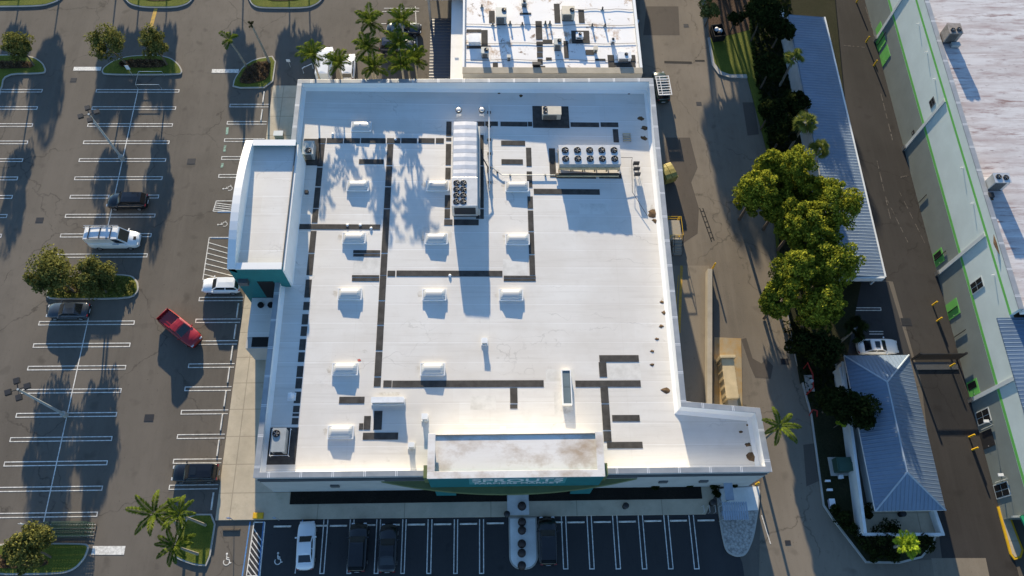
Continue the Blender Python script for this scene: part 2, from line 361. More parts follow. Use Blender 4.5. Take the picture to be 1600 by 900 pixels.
# tar-black skid strip and worn manholes
mk = MB()
for (a, b, wd) in (((1038,97),(1081,98),.38), ((1086,95),(1101,95),.3)): mk.line(at(*a), at(*b), wd, .014)
struct(mk.build('speed_hump_strip', M['dark']))
mk = MB()
for (u, v, s_) in ((115,125,.4),(1072,40,.35),(1092,162,.35),(62,344,.45),(299,252,.5),(233,653,.5),(1416,503,.6),(1231,848,.3),(1226,565,.45)):
    x, y = at(u, v); mk.box(x-s_, x+s_, y-s_*.8, y+s_*.8, 0, .022)
struct(mk.build('drain_covers', M['dkmetal']))
mk = MB()
for (a, b) in (((1093,325),(1112,378)), ((1098,325),(1116,376))): mk.line(at(*a), at(*b), .12, .016)
for i in range(6):
    t = .1 + i*.16; mk.line(at(1093+19*t, 325+53*t), at(1098+18*t, 325+51*t), .1, .016)
struct(mk.build('dark_ladder_marks', M['dark']))  # flat black strips in a ladder pattern
mk = MB()
for a, b, wd in (((1384,308),(1422,386),.10), ((1404,297),(1447,384),.09), ((1352,10),(1372,75),.12), ((1376,145),(1396,225),.14), ((1370,250),(1392,345),.12), ((1318,71),(1352,74),.16), ((1407,277),(1420,274),.2)):
    for k in range(5):
        p, q = Vector(at(*a)), Vector(at(*b)); mk.line(p.lerp(q, k/5+.01), p.lerp(q, (k+.55+.4*rnd.random())/5), wd*rnd.uniform(.6, 1.1), .0165+.0005*k)
struct(mk.build('faded_lane_scratches', M['scuff']))

# pavements
WY0, WY1, WX = 15.17, 62.6, -22.6
pv = MB(); pv.prism([(-28.4, 12.3), (22.6, 12.2), (24.4, 15.17), (-22.5, 15.17), (-22.5, 68), (-28.4, 68)], 0, .13); struct(pv.build('pavement', M['walk'], bevel=.02))
bd = MB(); bd.box(-20.9, 1.75, 13.8, 15.16, .13, .2); bd.box(4.05, 22.4, 13.8, 15.16, .13, .2); struct(bd.build('planting_bed', M['bed']))
ym = MB(); ym.sheet(px([(396,801),(413,801),(412,811),(395,811)]), .137); struct(ym.build('tactile_paving', M['yellow_line']))
en = MB(); en.sheet([(1.76, 12.4), (4.04, 12.4), (4.04, 15.1), (1.76, 15.1)], .136); struct(en.build('entrance_slab', M['slab']))
# centre pad, rounded
def rounded(x0, x1, y0, y1, r, n=6, top=True):
    p = []
    for cx, cy, a0 in ((x1-r, y0+r, -90), (x1 if not top else x1, y1, None), (x0, y1, None), (x0+r, y0+r, 180)):
        if a0 is None: p.append((cx, cy))
        else: p += [(cx+r*math.cos(R(a0+90*i/n)), cy+r*math.sin(R(a0+90*i/n))) for i in range(n+1)]
    return p
cx0, _ = at(795, 840); cx1, _ = at(839.5, 840); _, cyb = at(815, 890)
pd = MB(); pp = rounded(cx0, cx1, cyb, 12.2, 1.25); pd.prism(pp, 0, .15); struct(pd.build('kerb', M['kerb'], bevel=.02))
pd = MB(); pd.prism(inset(pp, .16), .1, .162); struct(pd.build('island_slab', M['slab']))
gp = smooth_poly(px([(1118,762),(1188,757),(1186,790),(1178,840),(1166,868),(1150,871),(1133,862),(1126,830),(1122,800)]), 2)
pd = MB(); pd.prism(gp, 0, .14); struct(pd.build('kerb', M['kerb'], bevel=.02))
pd = MB(); pd.prism(inset(gp, .17), .1, .155); struct(pd.build('gravel_bed', M['gravel']))
pd = MB(); pd.sheet(px([(1124,764),(1186,760),(1184,797),(1130,800)], .14), .160); struct(pd.build('seating_slab', M['slab']))

# kerbed islands with lawn and beds
def island(pts, bed=None, sm=2, bedmat='mulch'):
    w_ = smooth_poly(px(pts), sm) if sm else px(pts)
    struct(MB().prism(w_, 0, .15).build('kerb', M['kerb'], bevel=.02))
    struct(MB().prism(inset(w_, .17), .1, .175).build('lawn', M['grass']))
    if bed: struct(MB().prism(smooth_poly(px(bed), 2), .15, .21).build('mulch_bed', M[bedmat]))
    return w_
island([(-30,87),(30,86),(55,90),(68,99),(73,110),(70,116),(8,117),(3,145),(-30,150)], [(-25,97),(50,97),(54,104),(48,108),(-25,109)])
island([(159,113),(162,106),(176,96),(200,88),(245,86),(268,91),(281,102),(286,113),(281,118),(163,118)], [(185,98),(205,95),(245,94),(260,97),(262,103),(250,107),(190,107)])
island([(363,139),(366,124),(380,104),(398,93),(433,87),(426,138)], [(372,130),(385,108),(400,99),(424,96),(420,125),(390,133)], 1)
island([(-30,-30),(108,-30),(100,-4),(88,4),(65,11),(-30,12)], [(-30,-20),(60,-20),(50,0),(-30,3)])
island([(180,-30),(192,-5),(203,8),(225,13),(275,13),(295,7),(305,-5),(312,-30)], [(215,-20),(285,-20),(275,2),(225,3)])
island([(378,-30),(387,-5),(393,8),(405,14),(480,14),(497,7),(508,-5),(512,-30)], [(408,-20),(485,-20),(472,2),(415,3)])
island([(72,463),(74,448),(90,434),(130,429),(205,429),(216,440),(218,455),(205,468),(80,469)], [(84,455),(120,440),(180,438),(176,452),(120,460)])
island([(-30,849),(132,848),(141,853),(134,873),(118,890),(95,898),(-30,899)], [(-20,868),(60,866),(80,880),(60,888),(-20,888)])
island([(297,803),(340,803),(327,885),(306,884),(285,877),(268,868),(280,830)], None, 1)
x, y = at(300, 860)
# right-hand green strips
def strip(name, pts, z, mat): struct(MB().prism(px(pts), 0, z).build(name, mat))
strip('kerb', [(1105,60),(1122,55),(1170,118),(1167,123),(1140,122),(1122,116),(1112,102)], .14, M['kerb'])
strip('lawn', [(1108,-40),(1250,-40),(1238,300),(1224,420),(1216,420),(1199,240),(1166,117),(1140,117),(1126,112),(1116,99),(1110,66)], .16, M['grass'])
strip('dirt_shade_verge', [(1100,-42),(1175,-42),(1170,48),(1140,56),(1109,60)], .172, M['mulch'])  # bare dirt; its dark brown also stands in for shade at the top
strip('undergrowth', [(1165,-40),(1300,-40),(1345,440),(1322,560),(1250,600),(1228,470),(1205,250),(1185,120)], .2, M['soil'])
kp = [(1205,250),(1217,420),(1242,560),(1266,650),(1285,790),(1300,812),(1352,880),(1405,881),(1440,872),(1458,850),(1463,836),(1340,836),(1305,560),(1240,400)]
strip('kerb', kp, .15, M['kerb'])
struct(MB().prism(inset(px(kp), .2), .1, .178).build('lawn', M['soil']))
strip('yard_paving', [(1342,790),(1462,790),(1464,838),(1352,838)], .19, M['walk'])
kp2 = [(1557,792),(1572,792),(1598,860),(1594,872),(1584,875),(1577,866)]
strip('kerb', kp2, .16, M['yellow'])
struct(MB().prism(inset(px(kp2), .22), .1, .18).build('island_slab', M['walk']))

# ------------------------------------------------------------ painted markings
wl, bl = MB(), MB()
Z = .016
YS = [67.18, 64.42, 61.75, 59.1, 56.43, 53.75, 51.1, 48.42, 45.72]
def hairpin(x0, x1, y, closeL=True, closeR=True, z=Z, gap=.42, wd=.10, m=None):
    m = m or wl
    for s in (-1, 1): m.line((x0, y+s*gap/2), (x1, y+s*gap/2), wd, z)
    if closeL: m.line((x0, y-gap/2-.05), (x0, y+gap/2+.05), wd, z+.001)
    if closeR: m.line((x1, y-gap/2-.05), (x1, y+gap/2+.05), wd, z+.001)
YS2 = [34.4, 31.7, 29.03, 26.35, 23.66, 21.0, 18.4, 15.75, 13.1]
for y in YS + YS2: hairpin(-51.3, -40.6, y)
for y in YS + [43.0, 40.3, 37.6] + YS2: hairpin(-68.9, -58.3, y)
for y in (43.0,): hairpin(-51.3, -40.6, y)
wl.line((-45.95, 67.4), (-45.95, 44.0), .11, Z+.003); wl.line((-45.87, 36.6), (-45.87, 12.4), .11, Z+.003)
wl.line((-63.6, 67.4), (-63.6, 12), .11, Z+.003)
for v in (165, 192, 219, 247, 275): hairpin(-33.65, -28.6, at(352, v)[1], True, False)
for v in (467.5, 501.5, 535.5, 571.5, 607.5, 644, 682, 720.5, 761): hairpin(-33.65, -28.6, at(300, v)[1], True, False)
def hatch(pts, n, m, z=Z):
    p = px(pts)
    for i in range(len(p)): m.line(p[i], p[(i+1) % len(p)], .11, z)
    a, b, c, d = (Vector(q) for q in p)
    for i in range(1, n):
        t = i/n; m.line(a.lerp(b, max(0, t-.0)), d.lerp(c, max(0, min(1, t-.28)) if t > .28 else 0.) if t > .28 else a.lerp(d, t/.28), .10, z+.002)
hatch([(333,330),(338,314),(372,314),(370,330)], 5, wl)
hatch([(317,437),(327,371),(386,371),(384,434)], 8, wl)
hatch([(385,900),(397,816),(414,816),(406,900)], 9, wl)
bl.line(at(378, 905), at(391, 815), .14, Z+.004)
for a, b in (((362,330),(372,330)), ((330,372),(360,372)), ((340,331.5),(362,331.5)), ((473,812),(470,838)), ((412,815),(404,900))): bl.line(at(*a), at(*b), .1, Z+.005)
# front row
def vhair(u0, u1, vt, vb):
    xa, ya = at(u0, vt); xb, yb = at(u1, vt); ym_ = at(u0, vb)[1]
    for x in (xa, xb): wl.line((x, ya), (x, ym_), .10, Z)
    wl.line((xa-.05, ym_), (xb+.05, ym_), .10, Z+.001)
wl.line(at(473, 812), at(461, 896), .1, Z)
for a, b in ((506.3,512.5),(547.5,553.3),(589,594.7),(629.5,634.7),(669,675),(710,715.2),(749.3,755.5)): vhair(a, b, 811.5, 896)
for a, b in ((877,883.7),(917,923.7),(957,963.7),(997,1003.7),(1037,1043.7),(1076.3,1083.2)): vhair(a, b, 805, 889)
# stop bars and lane arrows
for a, b, wd in (((115,107.5),(158,107.5),.62), ((331,111),(373,111),.62), ((144,860),(195,860),.85)): wl.line(at(*a), at(*b), wd, Z+.002)
for a, b in (((1337,481),(1376,481)), ((1337,485),(1376,485)), ((1358,518),(1380,518)), ((1358,522),(1380,522)), ((1376,480.5),(1376.5,485.5))): wl.line(at(*a), at(*b), .1, Z+.004)
for a, b in (((1190,805),(1204,850)), ((600,13),(655,13)), ((597,18),(655,18)), ((596,37),(655,37)), ((594,62),(650,62)), ((596,66),(650,66)), ((649,10),(652,75))): wl.line(at(*a), at(*b), .1, Z+.004)
def wheelchair(u, v, s, m, rot=0, z=Z+.003):
    x, y = at(u, v); c, q = math.cos(R(rot)), math.sin(R(rot))
    T = lambda p: (x+(p[0]*c-p[1]*q)*s, y+(p[0]*q+p[1]*c)*s)
    ring = [(.42*math.cos(R(a))-.05, .42*math.sin(R(a))-.35) for a in range(-215, 30, 22)]
    for i in range(len(ring)-1): m.line(T(ring[i]), T(ring[i+1]), .12*s, z+.0004*(i % 2))
    for i, (a, b) in enumerate((((-.12,.55),(-.08,0)), ((-.08,.0),(.3,-.05)), ((.3,-.05),(.42,-.5)), ((.42,-.5),(.62,-.42)), ((-.1,.25),(.25,.2)))): m.line(T(a), T(b), .13*s, z+.001+.0004*i)
    m.sheet([T((-.12+.15*math.cos(R(a)), .75+.15*math.sin(R(a)))) for a in range(0, 360, 45)], z+.001)
wheelchair(355, 874, .72, wl); wheelchair(435, 873, .72, wl); wheelchair(356, 294, .72, wl, 90); wheelchair(348, 350, .72, wl, 90)
struct(wl.build('white_road_markings', M['white_line'])); struct(bl.build('blue_road_markings', M['blue_line']))
yl = MB()
yl.line(at(1065,415), at(1061,520), .32, .022); yl.line(at(244,12), at(236,42), .5, .016); yl.line(at(1060,430), at(1053,520), .1, .023)
struct(yl.build('yellow_road_markings', M['yellow_line']))
gl = MB()
for a, b in (((355.5,199),(354.5,210)), ((352,227),(350.5,237)), ((348,255),(346.5,262))): gl.line(at(*a), at(*b), .3, Z+.002)
struct(gl.build('green_road_markings', M['green_line']))
# ------------------------------------------------------------ main store building
def ring(mb, outer, d, z0, z1, zt=None):
    inn = inset(outer, d); n = len(outer)
    vs = [(x, y, z0) for x, y in outer] + [(x, y, z1) for x, y in outer] + [(x, y, z0) for x, y in inn] + [(x, y, z1) for x, y in inn]
    fs = []
    for i in range(n):
        j = (i+1) % n
        fs += [(i, j, n+j, n+i), (n+i, n+j, 3*n+j, 3*n+i), (3*n+i, 3*n+j, 2*n+j, 2*n+i), (2*n+i, 2*n+j, j, i)]
    return mb.add(vs, fs)
def coping_mat():
    s = NT('jointed_metal_coping'); n = s.noise(.8, 4); j = None
    for i, o in ((0, 0), (1, .8)):
        f = s.math('FRACT', s.math('DIVIDE', s.math('ADD', s.axis(i), o), 3.05))
        for a in (.0, .05):
            k = s.math('LESS_THAN', s.math('ABSOLUTE', s.math('SUBTRACT', f, a+.012)), .009); j = k if j is None else s.math('MAXIMUM', j, k)
    c = s.mix(s.ramp(n, .3, .7), (.27, .29, .31), (.36, .375, .39)); c = s.mix(j, c, (.75, .75, .75))
    return s.fin(c, .45, .5, .25)
M['coping'] = coping_mat()
def zr(x): return 6.85 - (x + 22)*.020
def rp(u, v):                                  # a photo point on the sloping roof
    x, y = at(u, v, 6.6)
    for _ in range(3): x, y = at(u, v, zr(x))
    return x, y
store = thing('store_building', 'large white flat-roofed supermarket with grey walkway pads, skylights and teal sign towers', 'building', (0, 38.125, 0))
OUT = [(-22.65, 15.1), (27.45, 15.05), (27.2, 21.35), (19.78, 22.1), (20.15, 62.85), (-22.85, 62.55)]
ring(b := MB(), OUT, .25, 0, 7.9); b.build('wall', M['stucco'], store)
ring(b := MB(), inset(OUT, .253), .18, 5.8, 7.9); b.build('parapet_lining', M['parapet'], store)
ring(b := MB(), inset(OUT, -.06), .56, 7.905, 8.0); b.build('coping', M['coping'], store, bevel=.02)
MB().sheet(inset(OUT, .42), zr).build('roof', M['roof'], store)
# canted membrane at the parapet foot
cb = MB(); ii = inset(OUT, .434); i2 = inset(OUT, .80); n = len(ii)
for k in range(n):
    j = (k+1) % n
    cb.add([(*ii[k], zr(ii[k][0])+.26), (*ii[j], zr(ii[j][0])+.26), (*i2[j], zr(i2[j][0])+.012), (*i2[k], zr(i2[k][0])+.012)], [(0, 1, 2, 3)])
cb.build('cant_strip', M['parapet'], store)
b = MB(); b.box(-22.5, -5.9, 14.93, 15.09, 6.9, 7.15); b.box(-22.5, -5.9, 14.98, 15.09, 6.2, 6.32); b.build('cornice', M['trim'], store)
b = MB(); b.box(10.8, 27.3, 14.93, 15.05, 6.9, 7.15); b.box(10.8, 27.3, 14.98, 15.05, 6.2, 6.32); b.build('cornice', M['trim'], store)
for u in (525, 1035, 1098): 
    x = at(u, 758, 3)[0]; MB().box(x-.42, x+.42, 14.9, 15.09, 3.1, 3.9).build('wall_vent', M['trim'], store)
# walkway pads: column of constant X given by its photo centre, or a row of constant Y
def pad(x0, x1, y0, y1):
    q = [(x0, y0), (x1, y0), (x1, y1), (x0, y1)]
    m = MB(); m.add([(x, y, zr(x)+.03) for x, y in q] + [(x, y, zr(x)+.004) for x, y in q], [(0, 1, 2, 3), (0, 4, 5, 1), (1, 5, 6, 2), (2, 6, 7, 3), (3, 7, 4, 0)])
    m.build('walkway_pad', M['pad'], store)
def col(u, v, wd, vs, x=None):
    xc = rp(u, v)[0]
    for a, c in vs: pad(xc-wd/2, xc+wd/2, rp(u, c)[1], rp(u, a)[1])
def rect(u0, u1, v0, v1):
    vm = (v0+v1)/2; pad(rp(u0, vm)[0], rp(u1, vm)[0], rp((u0+u1)/2, v1)[1], rp((u0+u1)/2, v0)[1])
col(488.5, 378, .64, [(225,260),(262,291),(293,325),(326.5,348),(361,395),(397,430),(437,465),(472,484.5),(491,507),(510,525),(530,547),(550.5,565.5),(572,589),(591,607),(612,630),(634,644),(646,650),(653,663)])
col(600.5, 400, .70, [(225,258),(260,291),(292.7,325.5),(327,395),(397,430),(431,469),(471,507.5),(509.5,547.5),(550,588),(590,604)])
col(699.5, 300, .62, [(190,212.5),(215.5,220),(225,258),(262,280),(305,325),(327,341)])
col(753, 290, .42, [(211,258.5),(260,325),(327,342)]); col(746.7, 290, .42, [(211,342)])
col(829.5, 350, .62, [(231,260),(268,293),(307,326),(329,361),(363,397),(399,430)])
col(943.5, 600, .80, [(566,589),(605,630),(632,672),(674,690)])
for r_ in [(497,509,216,224),(510.5,536,216,224),(537.5,562.5,216,224),(564,602.5,216,224),(604.5,625.5,216,224),(627,651.5,216,224),(654,679,216,224),(681,693.5,216,224),
    (741,757,190,197),(758.3,778,190,197),(782,824,190.5,197.5),(825,831.5,190.5,197.5),(832.3,889,166,200),(891.5,936,191.5,198.5),(938.5,966,191.5,198.5),(958,966.5,202,222.5),
    (783,820.5,220,227.5),(783.5,817,249,257),(834,937,295.5,304),(561,599.5,249,256.5),(454,594,350.5,358.5),(552,594,391,395.7),(552,594,396.7,401),(550,592.5,430,433.3),(550,592.5,434.3,439.5),(605.5,617.5,423,432),(619.5,785,423,432),(787,837,431,434.5),(787,837,435.3,439.5),
    (599,612,594.5,605),(613,849.5,594.5,605),(899,1001,594.5,604.5),(936.5,998,555,565.5),(956.5,999.5,648.5,658.5),(948.5,1004,690.5,700.5),(797,808.5,606,630),(797,808.5,632,638.5),
    (530,569.5,620,630.5),(567,622,676,687),(584,597,642,671.5),(568.5,579,650,671.5),(561,567.5,661.5,671.5),(417.5,464,668,726),(473,499,217,258.5),(694,707,343,352),(709,748,343,352),(858.5,868,232,277),(869,931,272,279),(936,971,272,279)]: rect(*r_)
# skylights
def skylight(u0, u1, v1):
    xa, yb = rp(u0, v1); xb, _ = rp(u1, v1); z = zr((xa+xb)/2); d = 1.25; y0, y1 = yb, yb+d
    MB().box(xa-.05, xb+.05, y0-.05, y1+.05, z-.05, z+.24)
    sk = MB().box(xa, xb, y0, y1, z-.05, z+.24).build('skylight', M['parapet'], store)
    m = MB(); ns, nx = 8, 2; vs = []; e = .05; prof = [(y0+e+(d-2*e)*(.5-.5*math.cos(math.pi*i/ns)), math.sin(math.pi*i/ns)*.33) for i in range(ns+1)]
    for xx, sh in ((xa+e, 0), (xa+.42, 1), (xb-.42, 1), (xb-e, 0)):
        for yy, zz in prof: vs.append((xx, yy if sh else y0+e+(yy-y0-e), z+.245+zz*sh))
    fs = [(a*(ns+1)+i, (a+1)*(ns+1)+i, (a+1)*(ns+1)+i+1, a*(ns+1)+i+1) for a in range(3) for i in range(ns)]
    m.add(vs, fs).build('dome', M['acrylic'], sk)
    m = MB()
    for s_ in ((xa-.04, xb+.04, y0-.04, y0+.05), (xa-.04, xb+.04, y1-.05, y1+.04), (xa-.04, xa+.05, y0+.051, y1-.051), (xb-.05, xb+.04, y0+.051, y1-.051)): m.box(*s_, z+.20, z+.27)
    m.build('frame', M['ywhite'], sk)
for s_ in [(549,580,206),(542,576,299),(666,701,299),(790,826,300),(535,571,381),(664,699,382),(790,827,383),(528,565,469),(660,697,470),(780,817,470),(519,559,587),(657,695,587),(512,552,686)]: skylight(*s_)
# weathering that belongs to the membrane: grime splashed out beside the skylights, later repair patches
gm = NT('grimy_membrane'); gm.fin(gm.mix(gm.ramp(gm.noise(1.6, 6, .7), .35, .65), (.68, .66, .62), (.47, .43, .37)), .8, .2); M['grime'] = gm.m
pm_ = NT('newer_roof_patch'); pm_.fin(pm_.mix(pm_.ramp(pm_.noise(.9, 5, .65), .4, .7), (.68, .66, .62), (.54, .52, .48)), .7, .25); M['rpatch'] = pm_.m
def blot(u, v, sx, sy, mat='grime'):
    x, y = rp(u, v); n = 22; p = []
    for k in range(n): a = 2*math.pi*k/n; f = .55+.5*rnd.random(); p.append((x+sx*f*math.cos(a), y+sy*f*math.sin(a)))
    MB().sheet(p, lambda q: zr(q)+.004).build('grime_stain', M[mat], store)
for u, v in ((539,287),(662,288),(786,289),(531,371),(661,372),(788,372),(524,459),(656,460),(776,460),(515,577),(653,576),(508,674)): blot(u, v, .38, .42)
for u, v, sx, sy in ((885,640,.8,.5),(664,660,.45,.5),(643,703,.4,.4),(1020,330,.5,.9),(607,615,1.7,.25),(570,549,.3,.2),(1036,470,.3,.35),(1180,705,.9,.9)): blot(u, v, sx, sy)
for u0, u1, v0, v1 in ((951,1001,569,593),(786,824,405,430),(853,898,577,596),(866,898,612,650),(618,706,352,380),(552,594,402,428),(905,950,318,335),(985,1004,262,300),(735,775,618,640)):
    vm = (v0+v1)/2; xa, xb = rp(u0, vm)[0], rp(u1, vm)[0]; ya, yb = rp((u0+u1)/2, v1)[1], rp((u0+u1)/2, v0)[1]
    MB().sheet([(xa, ya), (xb, ya), (xb, yb), (xa, yb)], lambda q: zr(q)+.003).build('repair_patch', M['rpatch'], store)
# front sign tower
TX0, TX1, TY0, TY1 = -5.88, 10.8, 14.42, 18.65
b = MB(); b.box(TX0, TX1, TY0, TY0+.45, 5.3, 9.9); b.box(TX0, TX0+.45, TY0+.45, TY1, 6.2, 9.9); b.box(TX1-.45, TX1, TY0+.45, TY1, 6.2, 9.9)
b.box(TX0+.25, TX0+2.3, TY0+.05, 15.09, .14, 5.3); b.box(TX1-2.4, TX1-.3, TY0+.05, 15.09, .14, 5.3); b.build('sign_tower', M['teal'], store)
b = MB(); b.box(TX0-.05, TX1+.05, TY0-.06, TY0+.62, 9.905, 10.02); b.box(TX0-.05, TX0+.66, TY0+.625, TY1+.02, 9.905, 10.02); b.box(TX1-.66, TX1+.05, TY0+.625, TY1+.02, 9.905, 10.02)
b.build('tower_coping', M['tower_roof'], store, bevel=.02)
b = MB(); b.box(TX0+.452, TX1-.452, TY0+.452, TY1-.1, 9.0, 9.32); b.build('tower_roof', M['tower_roof'], store)
b = MB(); b.box(TX0+.452, TX1-.452, TY1-.1, TY1, 6.2, 9.36); b.build('tower_back', M['parapet'], store)
b = MB(); b.box(TX0+.46, TX1-.46, TY1-.09, TY1+.03, 9.365, 9.42); b.build('roof_edge', M['trim'], store)
for s_ in (-1, 1):
    x = TX0-.5 if s_ < 0 else TX1+.02; MB().box(x, x+.48, 14.7, 15.9, 6.2, 8.75).build('tower_return', M['olive'], store)
# signboard with lettering
sgx = at(809, 750, 9)[0]
MB().box(sgx-4.65, sgx+4.65, TY0-.05, TY0-.001, 6.9, 9.75).build('sign_panel', M['signpanel'], store)
def text(name, body, size, x, y, z, wide, parent, mat):
    cu = bpy.data.curves.new(name, 'FONT'); cu.body = body; cu.size = size; cu.align_x = 'CENTER'; cu.extrude = .015; cu.offset = size*.012
    o = bpy.data.objects.new(name, cu); C.objects.link(o); bpy.context.view_layer.update()
    k = wide/max(.1, o.dimensions.x); dg = bpy.context.evaluated_depsgraph_get(); me = bpy.data.meshes.new_from_object(o.evaluated_get(dg)); bpy.data.objects.remove(o)
    me.name = name; me.materials.clear(); me.materials.append(mat); o = bpy.data.objects.new(name, me); C.objects.link(o); o.parent = parent
    o.location = Vector((x, y, z)) - parent.location; o.rotation_euler = (R(90), 0, 0); o.scale = (k, 1, 1); return o
text('sign_lettering', 'SPROUTS', 2.1, sgx, TY0-.08, 8.15, 8.7, store, M['signwhite'])
text('sign_lettering', 'FARMERS MARKET', 1.05, sgx, TY0-.08, 7.12, 8.3, store, M['signwhite'])
# curved canopy
arc = []; xl, xr, yw_, sag = -10.9, 14.9, 15.09, 1.42
for i in range(25):
    t = i/24; arc.append((xl+(xr-xl)*t, yw_ - sag*(1-(2*t-1)**2)))
MB().prism(arc, 4.6, 5.25).build('curved_canopy', M['olive'], store, bevel=.03)
MB().box(1.4, 4.4, 15.02, 15.095, .14, 3.2).build('entrance_door', M['glassdk'], store)
for x0, x1 in ((-10.4, -6.0), (10.9, 14.6)): MB().box(x0, x1, 14.97, 15.085, 5.9, 6.12).build('eyebrow', M['trim'], store)
# west sign tower (arched crown)
AX0, AX1, AY0, AY1 = -26.75, -21.35, 35.65, 51.45
b = MB(); b.box(AX0, AX1, AY0, AY0+.4, .14, 11.3); b.box(AX0, AX1, AY1-.4, AY1, .14, 11.3); b.box(AX0, AX0+.4, AY0+.4, AY1-.4, .14, 11.2); b.build('side_sign_tower', M['teal'], store)
b = MB(); N = 16; vs = []
for i in range(N+1):
    t = i/N; yy = AY0+(AY1-AY0)*t; zz = 11.4+1.35*(1-(2*t-1)**2)
    vs += [(AX0-.06, yy, zz), (AX0+.75, yy, zz), (AX0+.75, yy, 10.4), (AX0-.06, yy, zz-.35)]
fs = [(4*i+k, 4*i+(k+1) % 4, 4*i+4+(k+1) % 4, 4*i+4+k) for i in range(N) for k in range(4)] + [(0, 3, 2, 1), (4*N, 4*N+1, 4*N+2, 4*N+3)]
b.add(vs, fs); b.box(AX0+.755, AX1+.05, AY0-.06, AY0+.7, 11.305, 11.42); b.box(AX0+.755, AX1+.05, AY1-.7, AY1+.06, 11.305, 11.42); b.build('tower_coping', M['parapet'], store)
MB().box(AX0+.402, AX1-.01, AY0+.402, AY1-.402, 10.3, 10.75).build('tower_roof', M['roof'], store)
MB().box(AX1-.10, AX1-.005, AY0+.405, AY1-.405, 10.755, 10.9).build('roof_edge', M['trim'], store)
MB().box(AX1, AX1+.2, AY0+.1, AY1-.1, 6.3, 10.72).build('tower_back', M['parapet'], store)
MB().box(AX1+.6, AX1+1.0, AY1-4.6, AY1-4.21, 7.4, 7.8).build('wall_light', M['dkmetal'], store)
MB().box(-24.6, -22.9, AY0-.06, AY0-.002, 4.2, 8.3).build('louvre', M['dark'], store)  # plain dark panel laid over the dark area of the teal face
MB().box(-26.4, -25.4, AY0-.5, AY0-.002, 8.2, 9.0).build('wall_light', M['trim'], store)
b = MB(); b.box(-26.3, -22.66, 29.7, 35.64, .13, 4.0); b.build('annex', M['stucco'], store)
b = MB(); b.box(-26.25, -22.7, 31.0, 35.6, 4.004, 4.06); b.build('annex_roof', M['roof'], store)
b = MB(); b.box(-25.7, -23.4, 29.85, 30.95, 4.004, 4.05); b.build('roof_hatch', M['dark'], store)  # flat black slab, its colour stands in for a dark opening
for dx in (-25.2, -24.1): MB().cyl(dx, 34.7, 4.06, 4.25, .34).build('exhaust_fan', M['dark'], store)

# ------------------------------------------------------------ rooftop plant
fan_n = [0]
def add_fan(par, x, y, z, r, blades=5):
    f = MB().lathe(x, y, [(r*1.12, z-.02), (r*1.12, z+.09), (r, z+.11), (r*.98, z+.03)], 20).build('fan', M['dkmetal'], par)
    MB().cyl(x, y, z+.031, z+.04, r*.97, n=20).build('fan_well', M['dark'], f)
    m = MB(); a0 = rnd.uniform(0, 1)
    for i in range(blades):
        a = a0+2*math.pi*i/blades; da = .42
        p = [(.16*r, a-.3), (.9*r, a-da*.7), (.9*r, a+da*.6), (.16*r, a+.4)]
        m.add([(x+q*math.cos(t), y+q*math.sin(t), z+.06+(.03 if k in (1, 0) else 0)) for k, (q, t) in enumerate(p)], [(0, 1, 2, 3)])
    m.cyl(x, y, z+.05, z+.10, r*.2, n=10); m.build('fan_blades', M['blade'], f)
def unit(name, label, cat, group, cx, cy, z, sx, sy, h, mat, fans=(), curb=.2, louvre=True):
    t = thing(name, label, cat, (cx, cy, z), group)
    MB().box(cx-sx/2+.06, cx+sx/2-.06, cy-sy/2+.06, cy+sy/2-.06, z, z+curb).build('base_rail', M['dkmetal'], t)
    MB().box(cx-sx/2, cx+sx/2, cy-sy/2, cy+sy/2, z+curb, z+curb+h).build('cabinet', mat, t, bevel=.03)
    zt = z+curb+h
    m = MB(); m.box(cx-sx/2-.03, cx+sx/2+.03, cy-sy/2-.03, cy+sy/2+.03, zt+.001, zt+.05); m.build('top_panel', mat, t)
    for dx, dy, r in fans: add_fan(t, cx+dx, cy+dy, zt+.05, r)
    if louvre:
        lv = MB(); n = max(3, int(h/.18))
        for i in range(n): lv.box(cx-sx/2+.12, cx+sx/2*.55, cy-sy/2-.025, cy-sy/2-.002, z+curb+.1+i*(h-.2)/n, z+curb+.1+(i+.55)*(h-.2)/n)
        lv.build('louvre', M['dkmetal'], t)
    return t
RTU = 'packaged units on the store roof'
def roofz(u, v): x, y = rp(u, v); return x, y, zr(x)+.03
x, y, z = roofz(861, 186); unit('rooftop_unit', 'tan rooftop unit with two fans on a grey pad near the far parapet', 'air conditioner', RTU, x, y+.3, z, 2.25, 1.15, 1.05, M['unit'], [(-.78, .27, .24), (-.78, -.27, .24)])
x, y, z = roofz(485, 250); unit('rooftop_unit', 'grey rooftop unit with one fan tucked beside the side sign tower', 'air conditioner', RTU, x, y+.75, z, 1.2, 1.75, 1.2, M['unitg'], [(.05, -.45, .32)])
x, y, z = roofz(439, 708); t = unit('rooftop_unit', 'grey rooftop unit with one fan on the front left corner pad', 'air conditioner', RTU, x, y+1.0, z, 1.25, 2.3, 1.1, M['unitg'], [(-.28, .62, .33)])
g_ = MB()
for dx, dy in ((-.95, -1.35), (.85, -1.35), (-.95, 1.3), (.85, 1.3)): g_.tube([(x+dx, y+1+dy, z), (x+dx, y+1+dy, z+.5)], .03)
g_.tube([(x-.95, y-.35, z+.5), (x+.85, y-.35, z+.5), (x+.85, y+2.3, z+.5)], .03); g_.tube([(x-.95, y+2.3, z+.5), (x-.95, y-.35, z+.5)], .03); g_.build('guard_rail', M['ywhite'], t)
